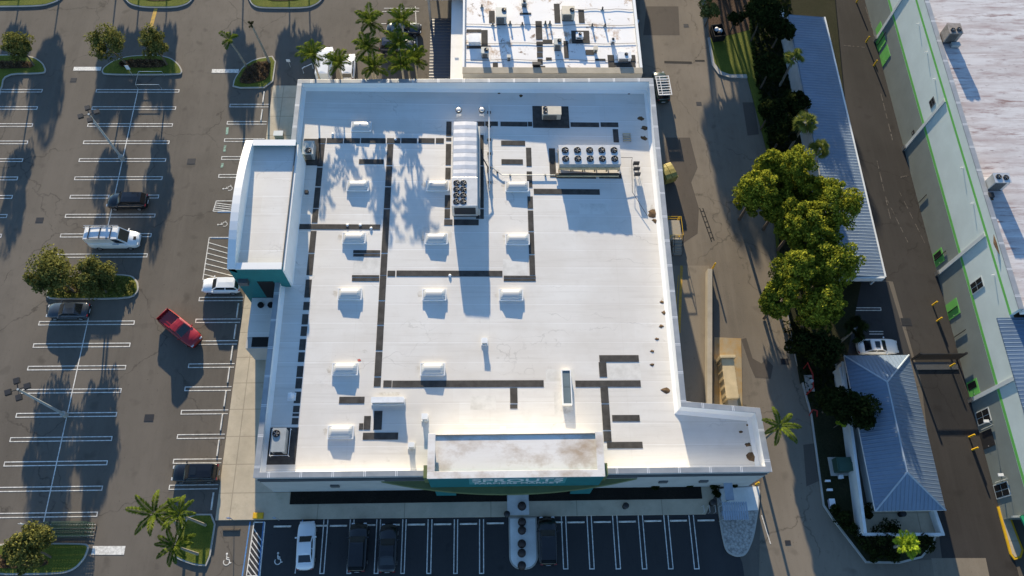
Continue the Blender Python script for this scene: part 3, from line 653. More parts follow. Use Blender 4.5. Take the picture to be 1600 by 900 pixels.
# big air handler with eight fans and a ribbed duct hood
xa, _ = at(706.5, 260, 9.2); xb, _ = at(750, 260, 9.2); yf = at(728, 321, 9.2)[1]; yb = at(722, 191, 8.8)[1]; ym_ = at(728, 276, 9.2)[1]; zb = zr(xa)
t = thing('air_handler', 'long white air handler with ribbed duct and eight fans standing mid roof', 'air handler', ((xa+xb)/2, (yf+yb)/2, zb))
MB().box(xa+.1, xb-.1, yf+.1, yb-.1, zb, zb+.35).build('base_rail', M['dkmetal'], t)
MB().box(xa, xb-.28, yf, ym_, zb+.35, 9.1).build('fan_cabinet', M['galv'], t, bevel=.03)
MB().box(xb-.275, xb, yf+.1, yb-.3, zb+.35, 8.3).build('side_duct', M['unitg'], t, bevel=.02)
m = MB(); n = 7; L = yb-ym_-.05
for i in range(n):
    y0 = ym_+.05+L*i/n; y1 = y0+L/n-.03
    vs = []
    for yy, dz in ((y0, -.012), ((y0+y1)/2, .012), (y1, -.012)):
        vs += [(xa, yy, zb+.35), (xa, yy, 8.75+dz*.3), (xa+.12, yy, 8.95+dz), ((xa+xb)/2-.14, yy, 9.04+dz), (xb-.4, yy, 8.95+dz), (xb-.28, yy, 8.75+dz*.3), (xb-.28, yy, zb+.35)]
    m.add(vs, [(7*a+k, 7*a+7+k, 7*a+8+k, 7*a+k+1) for a in range(2) for k in range(6)] + [(0, 1, 2, 3, 4, 5, 6), (20, 19, 18, 17, 16, 15, 14)])
m.build('duct_hood', M['duct'], t)
lm = MB(); lm.box(xa+.25, xb-.5, yf-.03, yf-.002, zb+.8, 8.7); lm.build('louvre', M['dkmetal'], t)
for i in range(4):
    for dx in (.52, 1.28): add_fan(t, xa+dx, yf+.42+i*(ym_-yf-.5)/4+.1, 9.1, .33)
MB().box(xa+.15, xb-.45, yf+.0, yf+.12, 9.105, 9.16).build('hood_lip', M['duct'], t)
dm = MB(); x0_, y0_ = at(748, 238, 8); x1_, y1_ = at(762, 262, 7.4); dm.tube([(xb-.1, y0_, 8.2), (x1_, y1_, 7.6), (x1_, y1_, zr(x1_))], .07); dm.build('drain_pipe', M['dkmetal'], t)
# condenser bank on a stand
xa, yb = at(871, 227, 7.95); xb, _ = at(968, 227, 7.95); yf = at(920, 256, 7.95)[1]; zb = zr(xa)
t = thing('condenser_bank', 'long grey condenser bank with ten fans raised on a tan stand', 'condenser', ((xa+xb)/2, (yf+yb)/2, zb))
MB().box(xa+.15, xb, yf, yb, zb+.95, 7.9).build('cabinet', M['unitg'], t, bevel=.02)
MB().box(xa+.12, xb+.03, yf-.03, yb+.03, 7.901, 7.95).build('top_panel', M['galv'], t)
for i in range(5):
    for k in (0, 1): add_fan(t, xa+.15+(i+.5)*(xb-xa-.15)/5, yf+(k*.46+.27)*(yb-yf), 7.95, .37, 5)
b = MB(); b.box(xa+.1, xb, yf-.05, yf+.1, zb+.5, zb+.93); b.box(xa+.1, xb, yb-.15, yb, zb+.5, zb+.93)
for i in range(9): xx = xa+.15+i*(xb-xa-.3)/8; b.box(xx, xx+.12, yf+.12, yb-.16, zb+.55, zb+.9)
b.build('stand_beam', M['tanpanel'], t)
for i in range(6):
    for yy in (yf, yb-.15):
        xx = xa+.12+i*(xb-xa-.3)/5; MB().box(xx, xx+.14, yy, yy+.14, zb, zb+.5).build('stand_leg', M['tanpanel'], t)
b = MB(); b.box(xa-.1, xb-.1, yf-.75, yf-.35, zb+.06, zb+.3); b.build('pipe_tray', M['tanpanel'], t)
b = MB()
for k in range(3): b.tube([(xa-.3, yf-.65+.12*k, zb+.36), (xb+.2, yf-.65+.12*k, zb+.36)], .035)
b.build('pipe', M['dkmetal'], t)
b = MB(); p0 = at(968, 246, 7.2); p1 = at(988, 247, 7); p2 = at(988, 300, 6.5); p3 = at(1012, 338, 6.4)
b.tube([(*p0, 7.2), (*p1, 7.1), (*p1, 6.6)], .03); b.tube([(*p1, 6.6), (*p2, 6.5), (*p3, 6.4)], .03); b.build('conduit', M['dkmetal'], t)
x, y, z = roofz(993, 270)
t = thing('electrical_cabinet', 'small dark electrical boxes on posts right of the ten-fan condenser', 'electrical box', (x, y, z))
for i, dy in enumerate((-.75, 0, .75)): MB().box(x-.35, x+.35, y+dy-.08, y+dy+.08, z+.55, z+1.15).build('switch_box', M['dkmetal'], t)
m = MB()
for dx in (-.25, .25):
    m.tube([(x+dx, y-.75, z), (x+dx, y-.75, z+.6)], .03); m.tube([(x+dx, y+.75, z), (x+dx, y+.75, z+.6)], .03); m.tube([(x+dx, y-.75, z+.58), (x+dx, y+.75, z+.58)], .03)
m.build('post', M['galv'], t)
x, y, z = roofz(979, 216)
t = thing('timber_pallet', 'small tan timber pallet lying by the right parapet', 'pallet')
t.location = (x, y, z)
m = MB()
for i in range(4): m.box(x-.45, x+.5, y-.5+i*.32, y-.4+i*.32, z+.12, z+.2)
m.build('slat', M['tanpanel'], t); m = MB(); m.box(x-.45, x-.35, y-.55, y+.6, z, z+.12); m.box(x+.38, x+.48, y-.55, y+.6, z, z+.12); m.build('bearer', M['unitg'], t)
def mushroom(u, v, label, group, s=1.):
    x, y, z = roofz(u, v); t = thing('exhaust_fan', label, 'roof vent', (x, y, z), group)
    MB().box(x-.3*s, x+.3*s, y-.3*s, y+.3*s, z-.04, z+.35*s).build('curb', M['parapet'], t)
    MB().lathe(x, y, [(.2*s, z+.35*s), (.22*s, z+.6*s), (.38*s, z+.62*s), (.40*s, z+.78*s)], 18).build('shroud', M['dkmetal'], t)
    MB().lathe(x, y, [(.33*s, z+.785*s), (.28*s, z+.88*s), (.1*s, z+.93*s)], 18).build('cap', M['galv'], t)
mushroom(717, 178, 'left one of two round exhaust fans behind the air handler', 'round exhaust fans behind the air handler')
mushroom(753, 178, 'right one of two round exhaust fans behind the air handler', 'round exhaust fans behind the air handler')
x0, y0, z0 = roofz(764, 167); x1, y1, _ = roofz(764, 298)
t = thing('pipe_run', 'straight white pipe run on low supports right of the air handler', 'pipe', (x0, (y0+y1)/2, z0))
m = MB(); m.tube([(x0, y0, z0+.05), (x0, y0, z0+.5), (x0, y1, z0+.5), (x0, y1, z0+.1)], .09, n=10); m.build('pipe', M['galv'], t)
for k in range(6): yy = y0+(y1-y0)*(k+.5)/6; MB().box(x0-.22, x0+.22, yy-.06, yy+.06, z0, z0+.4).build('support', M['dkmetal'], t)
pts = [rp(768, 262), rp(784, 275), rp(868, 275)]
t = thing('gas_line', 'thin bent grey pipe along the roof toward the condenser bank', 'pipe', (*pts[0], zr(pts[0][0])))
MB().tube([(x, y, zr(x)+.2) for x, y in pts], .05).build('pipe', M['unitg'], t)
for u, v in ((777, 270), (797, 274.5), (852, 274.5)): x, y, z = roofz(u, v); MB().box(x-.1, x+.1, y-.1, y+.1, z, z+.17).build('support_block', M['dkmetal'], t)
def hood(u, v, label, w_=.5, d=.5, h=.55, grp=None):
    x, y, z = roofz(u, v); t = thing('vent_hood', label, 'roof vent', (x, y, z), grp)
    MB().box(x-w_/2-.1, x+w_/2+.1, y-d/2-.1, y+d/2+.1, z-.05, z+.1).build('flashing', M['parapet'], t)
    MB().box(x-w_/2, x+w_/2, y-d/2, y+d/2, z+.1, z+h).build('hood', M['unitg'], t, bevel=.02)
    MB().box(x-w_/2-.05, x+w_/2+.05, y-d/2-.05, y+d/2+.05, z+h+.001, z+h+.06).build('cap', M['ywhite'], t)
hood(757, 535, 'small square vent alone in the middle of the white roof')
hood(664, 653, 'small square vent up-slope of the left end of the front sign tower')
hood(643, 697, 'small square vent just left of the front sign tower', .5, .4, .5)
hood(786, 672, 'low square vent directly behind the front sign tower', .4, .4, .4)
hood(607, 628, 'wide low box vent beside the grey pad left of centre', 3.2, .5, .75)
x, y, z = roofz(885, 608); xx, ya, _ = roofz(885, 580); _, yb_, _ = roofz(885, 634)
t = thing('roof_hatch', 'long narrow dark-lidded roof hatch between two grey pads right of centre', 'roof hatch', (x, y, z))
m = MB(); ring(m, [(x-.5, yb_), (x+.5, yb_), (x+.5, ya), (x-.5, ya)], .1, z-.05, z+.5); m.build('curb', M['parapet'], t)
for a, c in ((yb_+.1, (ya+yb_)/2-.02), ((ya+yb_)/2+.02, ya-.1)): MB().box(x-.39, x+.39, a, c, z+.1, z+.44).build('lid', plain('grey_hatch_lid', (.13, .17, .19), .5) if 'grey_hatch_lid' not in MATS else MATS['grey_hatch_lid'], t)
x, y, z = roofz(456, 620)
t = thing('roof_turbine', 'small round white vent in the shaded strip along the left parapet', 'roof vent', (x, y, z)); MB().lathe(x, y, [(.3, z-.03), (.3, z+.15), (.2, z+.2), (.32, z+.35), (.3, z+.55), (.1, z+.66)], 14).build('turbine', M['ywhite'], t)
MB().box(x-.42, x+.42, y-.42, y+.42, z-.05, z+.03).build('flashing', M['parapet'], t)
# roof drains with debris along the right parapet
dm_ = plain('leaf_debris', (.13, .085, .05), .9, .1, 0, .5, 3)
for i, (u, v, s_) in enumerate(((983,145,.4),(1000,185,.5),(1008,200,.55),(1006,216,.5),(1025,345,.5),(1021,334,.8),(1034,472,.3),(1039,489,.45),(1033,510,.3),(1026,530,.25),(1019,549,.25),(1019,570,.25),(1039,610,.5),(1179,714,.9),(1169,695,.35),(1157,675,.25),(1168,664,.2),(814,150,.3),(780,146,.2))):
    x, y, z = roofz(u, v); n = 11; p = [(x+s_*(.55+.6*rnd.random())*math.cos(2*math.pi*k/n), y+s_*.75*(.5+.6*rnd.random())*math.sin(2*math.pi*k/n)) for k in range(n)]
    m = MB(); m.add([(a, c, zr(a)+.012) for a, c in p] + [(x, y, zr(x)+.05+.05*s_)], [(k, (k+1) % n, n) for k in range(n)]); m.build('leaf_debris', dm_, store)

xx, yy = rp(561, 563); MB().add([(xx+.22*math.cos(k*.7)*(.6+.5*rnd.random()), yy+.2*math.sin(k*.7)*(.6+.5*rnd.random()), zr(xx)+.012) for k in range(9)], [tuple(range(9))]).build('red_paint_spot', plain('red_marking_paint', (.42, .10, .08), .8), store)
for u, v in ((543, 352), (563, 352), (580, 357), (703, 431), (520, 210), (618, 218)):
    xx, yy = rp(u, v); MB().lathe(xx, yy, [(.16, zr(xx)+.03), (.16, zr(xx)+.12), (.06, zr(xx)+.18)], 10).build('pipe_boot', M['ywhite'], store)
# ------------------------------------------------------------ neighbour building behind
NZ = 6.5
nb = thing('shop_building', 'lower stained white-roofed building with many units behind the supermarket', 'building', (8, 82, 0))
NO = [(-3.1, 64.6), (19.25, 64.6), (19.25, 110), (-3.1, 110)]
ring(m := MB(), NO, .3, 0, NZ+.2); m.build('wall', M['stucco'], nb)
MB().sheet(inset(NO, .25), NZ).build('roof', M['nroof'], nb)
m = MB(); m.box(-3.15, 19.3, 64.55, 65.5, NZ+.201, NZ+.34); m.build('front_coping', M['conc'], nb, bevel=.03)
m = MB(); m.box(19.0, 19.32, 65.51, 110, NZ+.201, NZ+.34); m.box(-3.15, -2.9, 65.51, 110, NZ+.201, NZ+.34); m.build('side_coping', M['parapet'], nb)
m = MB(); m.box(-4.75, -3.16, 64.9, 110, 4.3, 4.7); m.build('side_canopy', M['parapet'], nb)
m = MB(); m.box(-7.6, -4.76, 66.0, 76.9, 2.9, 3.05); m.build('lean_to_roof', M['dark_corr'], nb)
m = MB(); m.box(-8.2, -3.1, 78.0, 110, 5.2, 5.9); m.build('entrance_canopy', M['parapet'], nb)
m = MB(); m.box(-8.1, -3.2, 77.96, 77.995, 5.3, 5.8); m.build('fascia', M['greenm'], nb)
for yy in (78.6, 90): MB().box(-8.0, -7.7, yy, yy+.3, 0, 5.2).build('column', M['stucco'], nb)
for yy in (66.2, 76.5): MB().box(-7.5, -7.35, yy, yy+.15, 0, 2.9).build('post', M['dkmetal'], nb)
def npx(u, v): return at(u, v, NZ)
for u0, u1, v0, v1 in ((837,847,33,62),(838,848,65,72),(839,848,73,81),(839,848,82,90),(840,848,92,101),(837,852,103,109),(729,752,46,51),(752,762,47,77),(729,752,71.5,76),(764,773,17,36),(866,875,6,36),(904,913,15,36),(893,921,48,68),(881,888,64,91),(848,863,62,68),(950,960,86,110),(960,993,98,105),(982,993,86,98)):
    xa, ya = npx(u0, (v0+v1)/2); xb, _ = npx(u1, (v0+v1)/2); yt = npx(u0, v0)[1]; yb_ = npx(u0, v1)[1]
    MB().box(xa, xb, yb_, yt, NZ-.02, NZ+.03).build('walkway_pad', M['pad'], nb)
for u0, u1, v0, v1 in ((812,830,20,23),(700,706,0,1),(898,915,60,62),(930,946,92,95),(770,778,98,108),(915,928,78,86),(853,862,90,94)):
    xa, ya = npx(u0, (v0+v1)/2); xb, _ = npx(u1, (v0+v1)/2); MB().box(xa, xb, npx(u0, v1)[1], npx(u0, v0)[1], NZ-.02, NZ+.04).build('walkway_pad', M['pad'], nb)
NG = 'units on the shop roof'
def nunit(u, v, sx, sy, h, label, mat, fans, curb=.25):
    x, y = npx(u, v); return unit('rooftop_unit', label, 'air conditioner', NG, x, y+sy/2, NZ, sx, sy, h, mat, fans, curb)
nunit(783, 40, 1.35, 1.5, 1.3, 'grey cube-shaped unit at the far left of the stained shop roof', M['unitg'], [(.35, .35, .27)])
nunit(887, 34, 1.6, 1.3, 1.1, 'beige two-part unit near the top edge of the stained shop roof', M['unit'], [(.45, 0, .27)])
nunit(871, 80, .95, .9, 1.0, 'grey box unit with one fan mid shop roof beside the pad line', M['unitg'], [(.15, .1, .22)])
nunit(758, 92, .9, .9, .8, 'small dark unit low on the left of the shop roof', M['unitg'], [(.15, .05, .25)])
nunit(975, 98, 1.6, 1.0, .55, 'low white unit near the right front corner of the shop roof', M['ywhite'], [(.2, .1, .2)])
nunit(905, 64, .9, .7, .5, 'small white curb unit on the dark square pad of the shop roof', M['ywhite'], [(.05, .05, .18)])
nunit(819, 12, .7, .6, .5, 'small grey box near the top edge between cube unit and pad column', M['unitg'], [(0, .05, .16)])
nunit(957, 70, .6, .5, .45, 'small white box beside the rust stains on the right of the shop roof', M['ywhite'], [(0, 0, .14)])
nunit(838, 106, 1.0, .4, .35, 'flat dark box at the foot of the pad column on the shop roof', M['dkmetal'], ())
nunit(795, 96, .45, .4, .5, 'tiny grey box left of the pad column on the shop roof', M['unitg'], ())
nunit(930, 84, .5, .5, .5, 'tiny beige box between the low white unit and the grey box unit', M['unit'], ())
x, y = npx(741, 70); t = thing('roof_hatch', 'white square hatch at the left edge of the stained shop roof', 'roof hatch', (x, y, NZ)); MB().box(x-.7, x+.7, y, y+1.2, NZ, NZ+.5).build('curb', M['parapet'], t); MB().box(x-.74, x+.74, y-.04, y+1.24, NZ+.501, NZ+.57).build('lid', M['ywhite'], t)
for i, (u, v, lb) in enumerate(((753,12,'thin pipe vent left of the grey cube unit'),(770,40,'short pipe vent below the grey cube unit'),(816,40,'pipe vent between the cube unit and the pad column'),(852,38,'left of the twin pipe vents beside the pad column'),(859,38,'right of the twin pipe vents beside the pad column'),(925,42,'pipe vent right of the beige two-part unit'),(941,16,'tallest pipe vent near the rust stains'),(945,42,'pipe vent below the rust stains near the roof edge'),(797,38,'pipe vent at the corner of the cube unit shadow'))):
    x, y = npx(u, v); t = thing('pipe_vent', lb + ' on the shop roof', 'roof vent', (x, y, NZ), 'pipe vents on the shop roof')
    MB().cyl(x, y, NZ, NZ+.55, .11, n=10).build('pipe', M['dkmetal'], t); MB().lathe(x, y, [(.26, NZ), (.14, NZ+.14)], 10).build('flashing', M['unitg'], t)
for i, v in enumerate((15, 39, 68, 94)):
    x0, y0 = npx(880 if v == 15 else 728, v); x1, y1 = npx(993, v+.5); pts = []
    for k in range(12): pts.append((x0+(x1-x0)*k/11, y0+.09*math.sin(k*1.7+i), NZ+.08))
    o = MB().tube(pts, .025, n=6).build('conduit', M['dark']); tag(o, ['short dark conduit at the beige unit', 'dark conduit crossing behind the pipe vents', 'dark conduit crossing the middle of the roof', 'wavy dark conduit nearest the cream coping'][i] + ' on the shop roof', 'conduit', 'conduits across the shop roof')
x, y = at(998, 36, 5.5)
t = thing('downspout', 'pale round rainwater head on the shop side wall', 'downspout', (19.45, y, 0)); MB().cyl(19.45, y, 0, 5.3, .1, n=10).build('pipe', M['galv'], t); MB().lathe(19.5, y, [(.12, 5.3), (.26, 5.6), (.26, 5.9)], 12).build('rain_head', M['ywhite'], t)

# ------------------------------------------------------------ warehouse on the right
WX_, WZ = 54.1, 11.8
wh = thing('warehouse', 'long pale warehouse with two green wall stripes and rust streaked roof', 'building', (62, 60, 0))
YE, YJ = 11.2, 30.4
MB().box(WX_, WX_+.4, YE, 118, 0, 4.9).build('lower_wall', M['wallb'], wh)
MB().box(WX_, WX_+.4, YJ, 118, 4.9, WZ).build('upper_wall', M['wallg'], wh); MB().box(WX_, WX_+.4, YE, YJ, 4.9, 10.2).build('upper_wall', M['wallg'], wh)
MB().box(WX_-.012, WX_-.001, YE, 118, 4.95, 5.38).build('green_stripe', M['green'], wh)
MB().box(WX_-.012, WX_-.001, YJ, 118, 10.2, 10.55).build('green_stripe', M['green'], wh)
MB().box(WX_+.41, 110, YJ, 118, 11.0, 11.45).build('roof', M['wroof'], wh)
m = MB(); m.box(WX_-.05, WX_+.5, YJ, 118, WZ+.001, WZ+.1); m.build('coping', M['coping'], wh)
m = MB(); m.box(WX_+.5, 110, YJ-.25, YJ+.45, 11.0, 11.75); m.build('roof_end_parapet', M['parapet'], wh)
m = MB(); m.add([(52.65, 4, 10.25), (110, 4, 11.6), (110, YJ-.3, 11.6), (52.65, YJ-.3, 10.25), (52.65, 4, 10.1), (110, 4, 11.4), (110, YJ-.3, 11.4), (52.65, YJ-.3, 10.1)], [(0, 1, 2, 3), (4, 7, 6, 5), (0, 4, 5, 1), (1, 5, 6, 2), (2, 6, 7, 3), (3, 7, 4, 0)]); m.build('blue_metal_roof', M['blue_low'], wh)
MB().box(WX_+2.5, WX_+3, 0, YE, 0, 10).build('recessed_wall', M['trim'], wh)
MB().box(WX_+.405, WX_+3, YE, YE+.3, 0, 10).build('return_wall', M['wallb'], wh)
m = MB(); m.add([(WX_+.3, 8.2, 3.6), (WX_+5, 8.2, 4.3), (WX_+5, 12.1, 4.3), (WX_-.3, 11.1, 3.6), (WX_+.3, 8.2, 3.4), (WX_+5, 8.2, 4.1), (WX_+5, 12.1, 4.1), (WX_-.3, 11.1, 3.4)], [(0, 1, 2, 3), (4, 7, 6, 5), (0, 4, 5, 1), (1, 5, 6, 2), (2, 6, 7, 3), (3, 7, 4, 0)]); m.build('green_awning', plain('sea_green_awning', (.03, .32, .16), .5), wh)
MB().box(WX_-.8, WX_-.001, 11.0, 11.2, 2.9, 3.2).build('awning_bracket', M['steelpole'], wh)
for yy in (94, 76, 57.9, 39.9, 24.2):
    zt = 10.2 if yy > YJ else 9.9
    p = MB().box(WX_-.14, WX_-.002, yy-.22, yy+.22, 0, zt).build('pilaster', M['pilaster'], wh)
    MB().box(WX_-.34, WX_-.143, yy-.26, yy+.26, 0, .7).build('pilaster_foot', M['trim'], p)
def wy(u, v, z):            # which Y on the wall face is seen at photo point
    return at(u, v, z)[1]
def wallpt(u, v):           # wall point seen at a photo point
    d = CM.T @ np.array([(u-PW/2)/F, (v-PH/2)/F, 1.]); t = WX_/d[0]; return float(d[1]*t), float(H+d[2]*t)
for u, v, wd, hg, kind in ((1374,46,1.5,1.6,'g'),(1376,66,1.9,2.4,'g'),(1383,87,1.9,2.3,'g'),(1467,402,1.7,2.0,'gd'),(1489,483,1.9,2.4,'g'),(1521,606,1.7,2.0,'gd'),(1527,446,1.1,2.1,'w'),(1537,651,1.3,2.3,'w'),(1543,686,1.8,2.2,'d'),(1566,766,1.3,2.3,'w'),(1457,160,.8,.9,'w'),(1427,207,.4,.6,'d')):
    yy, zz = wallpt(u, v); z0, z1 = max(.05, zz-hg/2), zz+hg/2
    if kind == 'w':
        f = MB().box(WX_-.07, WX_-.002, yy-wd/2-.1, yy+wd/2+.1, z0-.1, z1+.1).build('window', M['pilaster'] if wd > 1 else M['trim'], wh)
        for sgn in (-1, 1):
            for k in (0, 1): MB().box(WX_-.078, WX_-.071, yy+(-.02-wd/2+.03 if sgn < 0 else .03), yy+(-.03 if sgn < 0 else wd/2), z0+k*(hg/2+.03), z0+k*(hg/2+.03)+hg/2-.03).build('pane', M['glassdk'], f)
    else:
        dr = MB().box(WX_-.06, WX_-.002, yy-wd/2, yy+wd/2, z0, z1).build('door', M['green'] if kind != 'd' else M['dkmetal'], wh)
        if kind == 'gd': MB().box(WX_-.075, WX_-.061, yy-.1, yy+wd/2-.2, z0+.15, z1-.25).build('pane', M['glassdk'], dr)
        MB().box(WX_-.1, WX_-.061, yy-wd/2+.1, yy-wd/2+.2, (z0+z1)/2-.1, (z0+z1)/2).build('handle', M['galv'], dr)
for u, v, lb in ((1385,50,0),(1449,304,0),(1497,478,0),(1510,515,0),(1479,392,0)):
    yy, zz = wallpt(u, v); MB().tube([(WX_-.1, yy, zz), (WX_-.1, yy, max(.2, zz-2.6))], .05).build('downpipe', M['dkmetal'], wh)
for u, v in ((1436,38),(1449,82),(1461,124),(1505,262),(1521,318),(1554,430)):
    yy, zz = wallpt(u, v); MB().tube([(WX_-.35, yy, zz), (WX_-.02, yy, zz)], .06).build('scupper', M['bluewhite'], wh)
def walllamp(u, v, label):
    yy, zz = wallpt(u, v); t = thing('wall_lamp', label, 'lamp', (WX_-.1, yy, zz), 'lamps on the warehouse wall')
    MB().tube([(WX_-.12, yy, zz-2.2), (WX_-.12, yy, zz), (WX_-.7, yy+.3, zz+.2)], .05).build('arm', M['steelpole'], t); MB().cbox(WX_-.85, yy+.38, zz+.2, .55, .3, .12).build('lamp_head', M['ywhite'], t)
walllamp(1553, 664, 'upper of two white lamps on the lower end of the warehouse wall'); walllamp(1576, 748, 'lower of two white lamps, nearest the green awning')
WG = 'units on the warehouse roof'
x, y = at(1480, 66, 11.45); unit('rooftop_unit', 'weathered brown unit at the top left of the warehouse roof', 'air conditioner', WG, x+.1, y+.5, 11.45, 1.6, 1.5, 1.6, plain('rusty_unit_cabinet', (.27, .24, .22), .7, .3, .1, .3, 2), [(-.35, -.3, .27), (.4, -.2, .27)])
x, y = at(1490, 72, 11.45); unit('rooftop_unit', 'small grey box in the shadow of the brown warehouse roof unit', 'air conditioner', WG, x, y-.1, 11.45, 1.0, .5, .4, M['unitg'], (), .1, False)
x, y = at(1550, 299, 11.45); unit('rooftop_unit', 'pale grey twin-fan unit at the right edge of the warehouse roof', 'air conditioner', WG, x+.2, y+.6, 11.45, 1.75, 1.15, 1.6, M['galv'], [(-.38, .1, .28), (.4, .0, .28)])
x, y = at(1545, 308, 11.45); t = thing('vent_hood', 'dark stained vent below the twin-fan warehouse unit', 'roof vent', (x, y, 11.45)); MB().box(x-.3, x+.3, y-.3, y+.3, 11.45, 12.0).build('hood', M['dkmetal'], t, bevel=.03); MB().box(x-.4, x+.4, y-.4, y+.4, 11.44, 11.55).build('flashing', dm_, t)
x, y = at(1558, 380, 11.45); n = 10; MB().add([(x+.5*(.5+.7*rnd.random())*math.cos(.63*k), y+1.5*(.5+.6*rnd.random())*math.sin(.63*k), 11.47) for k in range(n)]+[(x, y, 11.56)], [(k, (k+1) % n, n) for k in range(n)]).build('leaf_debris', dm_, wh)
# duct conduit shadows are left to the sun

# ------------------------------------------------------------ carport and hip-roofed house
cp = thing('carport', 'long blue-grey ribbed carport roof running beside the service lane', 'carport', (43.4, 58, 0))
m = MB(); m.add([(40.6, 38.3, 3.5), (45.9, 38.3, 3.0), (46.1, 77.4, 3.0), (40.8, 77.4, 3.5), (40.6, 38.3, 3.38), (45.9, 38.3, 2.88), (46.1, 77.4, 2.88), (40.8, 77.4, 3.38)], [(0, 1, 2, 3), (4, 7, 6, 5), (0, 4, 5, 1), (1, 5, 6, 2), (2, 6, 7, 3), (3, 7, 4, 0)])
m.build('roof', M['blue_roof_x'], cp)
MB().box(45.92, 46.12, 38.25, 77.45, 2.75, 3.03).build('gutter', M['bluewhite'], cp)
MB().box(40.6, 45.9, 38.05, 38.28, 2.2, 3.05).build('fascia', M['bluewhite'], cp)
for k in range(8):
    yy = 38.6+k*5.5; MB().box(45.55, 45.75, yy, yy+.2, 0, 2.75).build('post', M['ywhite'], cp)
MB().box(40.7, 40.95, 38.5, 77.2, 0, 3.3).build('back_wall', M['bluewhite'], cp)
hx0, hx1, hy0, hy1, ez, rz_ = 39.3, 46.6, 11.85, 28.65, 3.0, 5.1
rx, ry0, ry1 = at(1402, 668, 5.1)[0], 15.35, 24.9
hs = thing('hip_roof_house', 'small white building under a blue-grey ribbed hip roof', 'building', ((hx0+hx1)/2, (hy0+hy1)/2, 0))
m = MB(); m.add([(hx0, hy0, ez), (hx0, hy1, ez), (rx, ry1, rz_), (rx, ry0, rz_)], [(0, 3, 2, 1)]); m.add([(hx1, hy0, ez), (hx1, hy1, ez), (rx, ry1, rz_), (rx, ry0, rz_)], [(0, 1, 2, 3)])
m.mi = 1; m.add([(hx0, hy0, ez), (hx1, hy0, ez), (rx, ry0, rz_)], [(0, 1, 2)]); m.add([(hx0, hy1, ez), (hx1, hy1, ez), (rx, ry1, rz_)], [(0, 2, 1)])
m.build('roof', [M['blue_roof_x'], M['blue_roof_y']], hs)
m = MB()
for a, c in (((hx0, hy0, ez), (rx, ry0, rz_)), ((hx1, hy0, ez), (rx, ry0, rz_)), ((hx0, hy1, ez), (rx, ry1, rz_)), ((hx1, hy1, ez), (rx, ry1, rz_)), ((rx, ry0, rz_), (rx, ry1, rz_))): m.tube([a, c], .09, n=6)
m.build('ridge_cap', plain('pale_ridge_metal', (.38, .44, .50), .45, .4, .2), hs)
m = MB(); ring(m, [(hx0, hy0), (hx1, hy0), (hx1, hy1), (hx0, hy1)], .15, ez-.22, ez-.01); m.build('eave_gutter', M['ywhite'], hs)
m = MB(); m.box(hx0+.7, hx1-.7, hy0+1.0, hy1-.6, 0, ez-.05); m.build('wall', M['bluewhite'], hs)
MB().box(hx0+2.6, hx0+3.6, hy0+.93, hy0+.998, .19, 2.3).build('door', M['dkmetal'], hs)
x, y = at(1406, 804, .2); t = thing('waste_bin', 'round black bin in the paved yard below the hip roof', 'bin', (x, y, .19)); MB().lathe(x, y, [(.26, .19), (.32, 1.0)], 14).build('bin', M['dark'], t); MB().lathe(x, y, [(.34, 1.0), (.3, 1.1), (.08, 1.14)], 14).build('lid', M['dkmetal'], t)
# boundary walls
def wall(name, label, pts, z, th=.22, cap=True, mat='bluewhite'):
    t = thing(name, label, 'wall', (*pts[0], 0)); m = MB(); c = MB()
    for a, b_ in zip(pts[:-1], pts[1:]):
        a, b_ = Vector(a), Vector(b_); d = (b_-a).normalized(); n_ = Vector((-d.y, d.x))
        m.prism([tuple(a+n_*th/2), tuple(b_+n_*th/2), tuple(b_-n_*th/2), tuple(a-n_*th/2)], 0, z)
        c.prism([tuple(a+n_*(th/2+.05)-d*.02), tuple(b_+n_*(th/2+.05)+d*.05), tuple(b_-n_*(th/2+.05)+d*.05), tuple(a-n_*(th/2+.05)-d*.02)], z+.001, z+.1)
    m.build('wall_panel', M[mat], t)
    if cap: c.build('wall_cap', M[mat], t)
    return t
wall('boundary_wall', 'tall pale wall running between the grass strip and hip-roofed house', [at(1305, 575), at(1338, 836)], 2.1)
wall('boundary_wall', 'low white yard wall at the foot of the hip-roofed yard', [at(1338.6, 837), at(1466, 837)], 1.1, .18)
wall('boundary_wall', 'short pale wall right of the paved yard', [at(1451, 800, 0), at(1463, 835, 0)], 1.2)
wall('boundary_wall', 'pale wall behind the dark trees at the top of the carport', [at(1213, 30), at(1238, 145)], 2.2)
x0, y0 = at(1300, 582)
t = thing('dumpster_enclosure', 'small open white-walled enclosure beside the hip roof', 'enclosure', (x0, y0, 0))
m = MB(); m.box(x0, x0+.2, y0-4, y0, 0, 2.0); m.box(x0+.2, x0+2.2, y0-.2, y0, 0, 2.0); m.build('wall_panel', M['bluewhite'], t); MB().box(x0+.5, x0+1.8, y0-2.6, y0-.5, .15, 1.3).build('dumpster', M['dark'], t, bevel=.05)
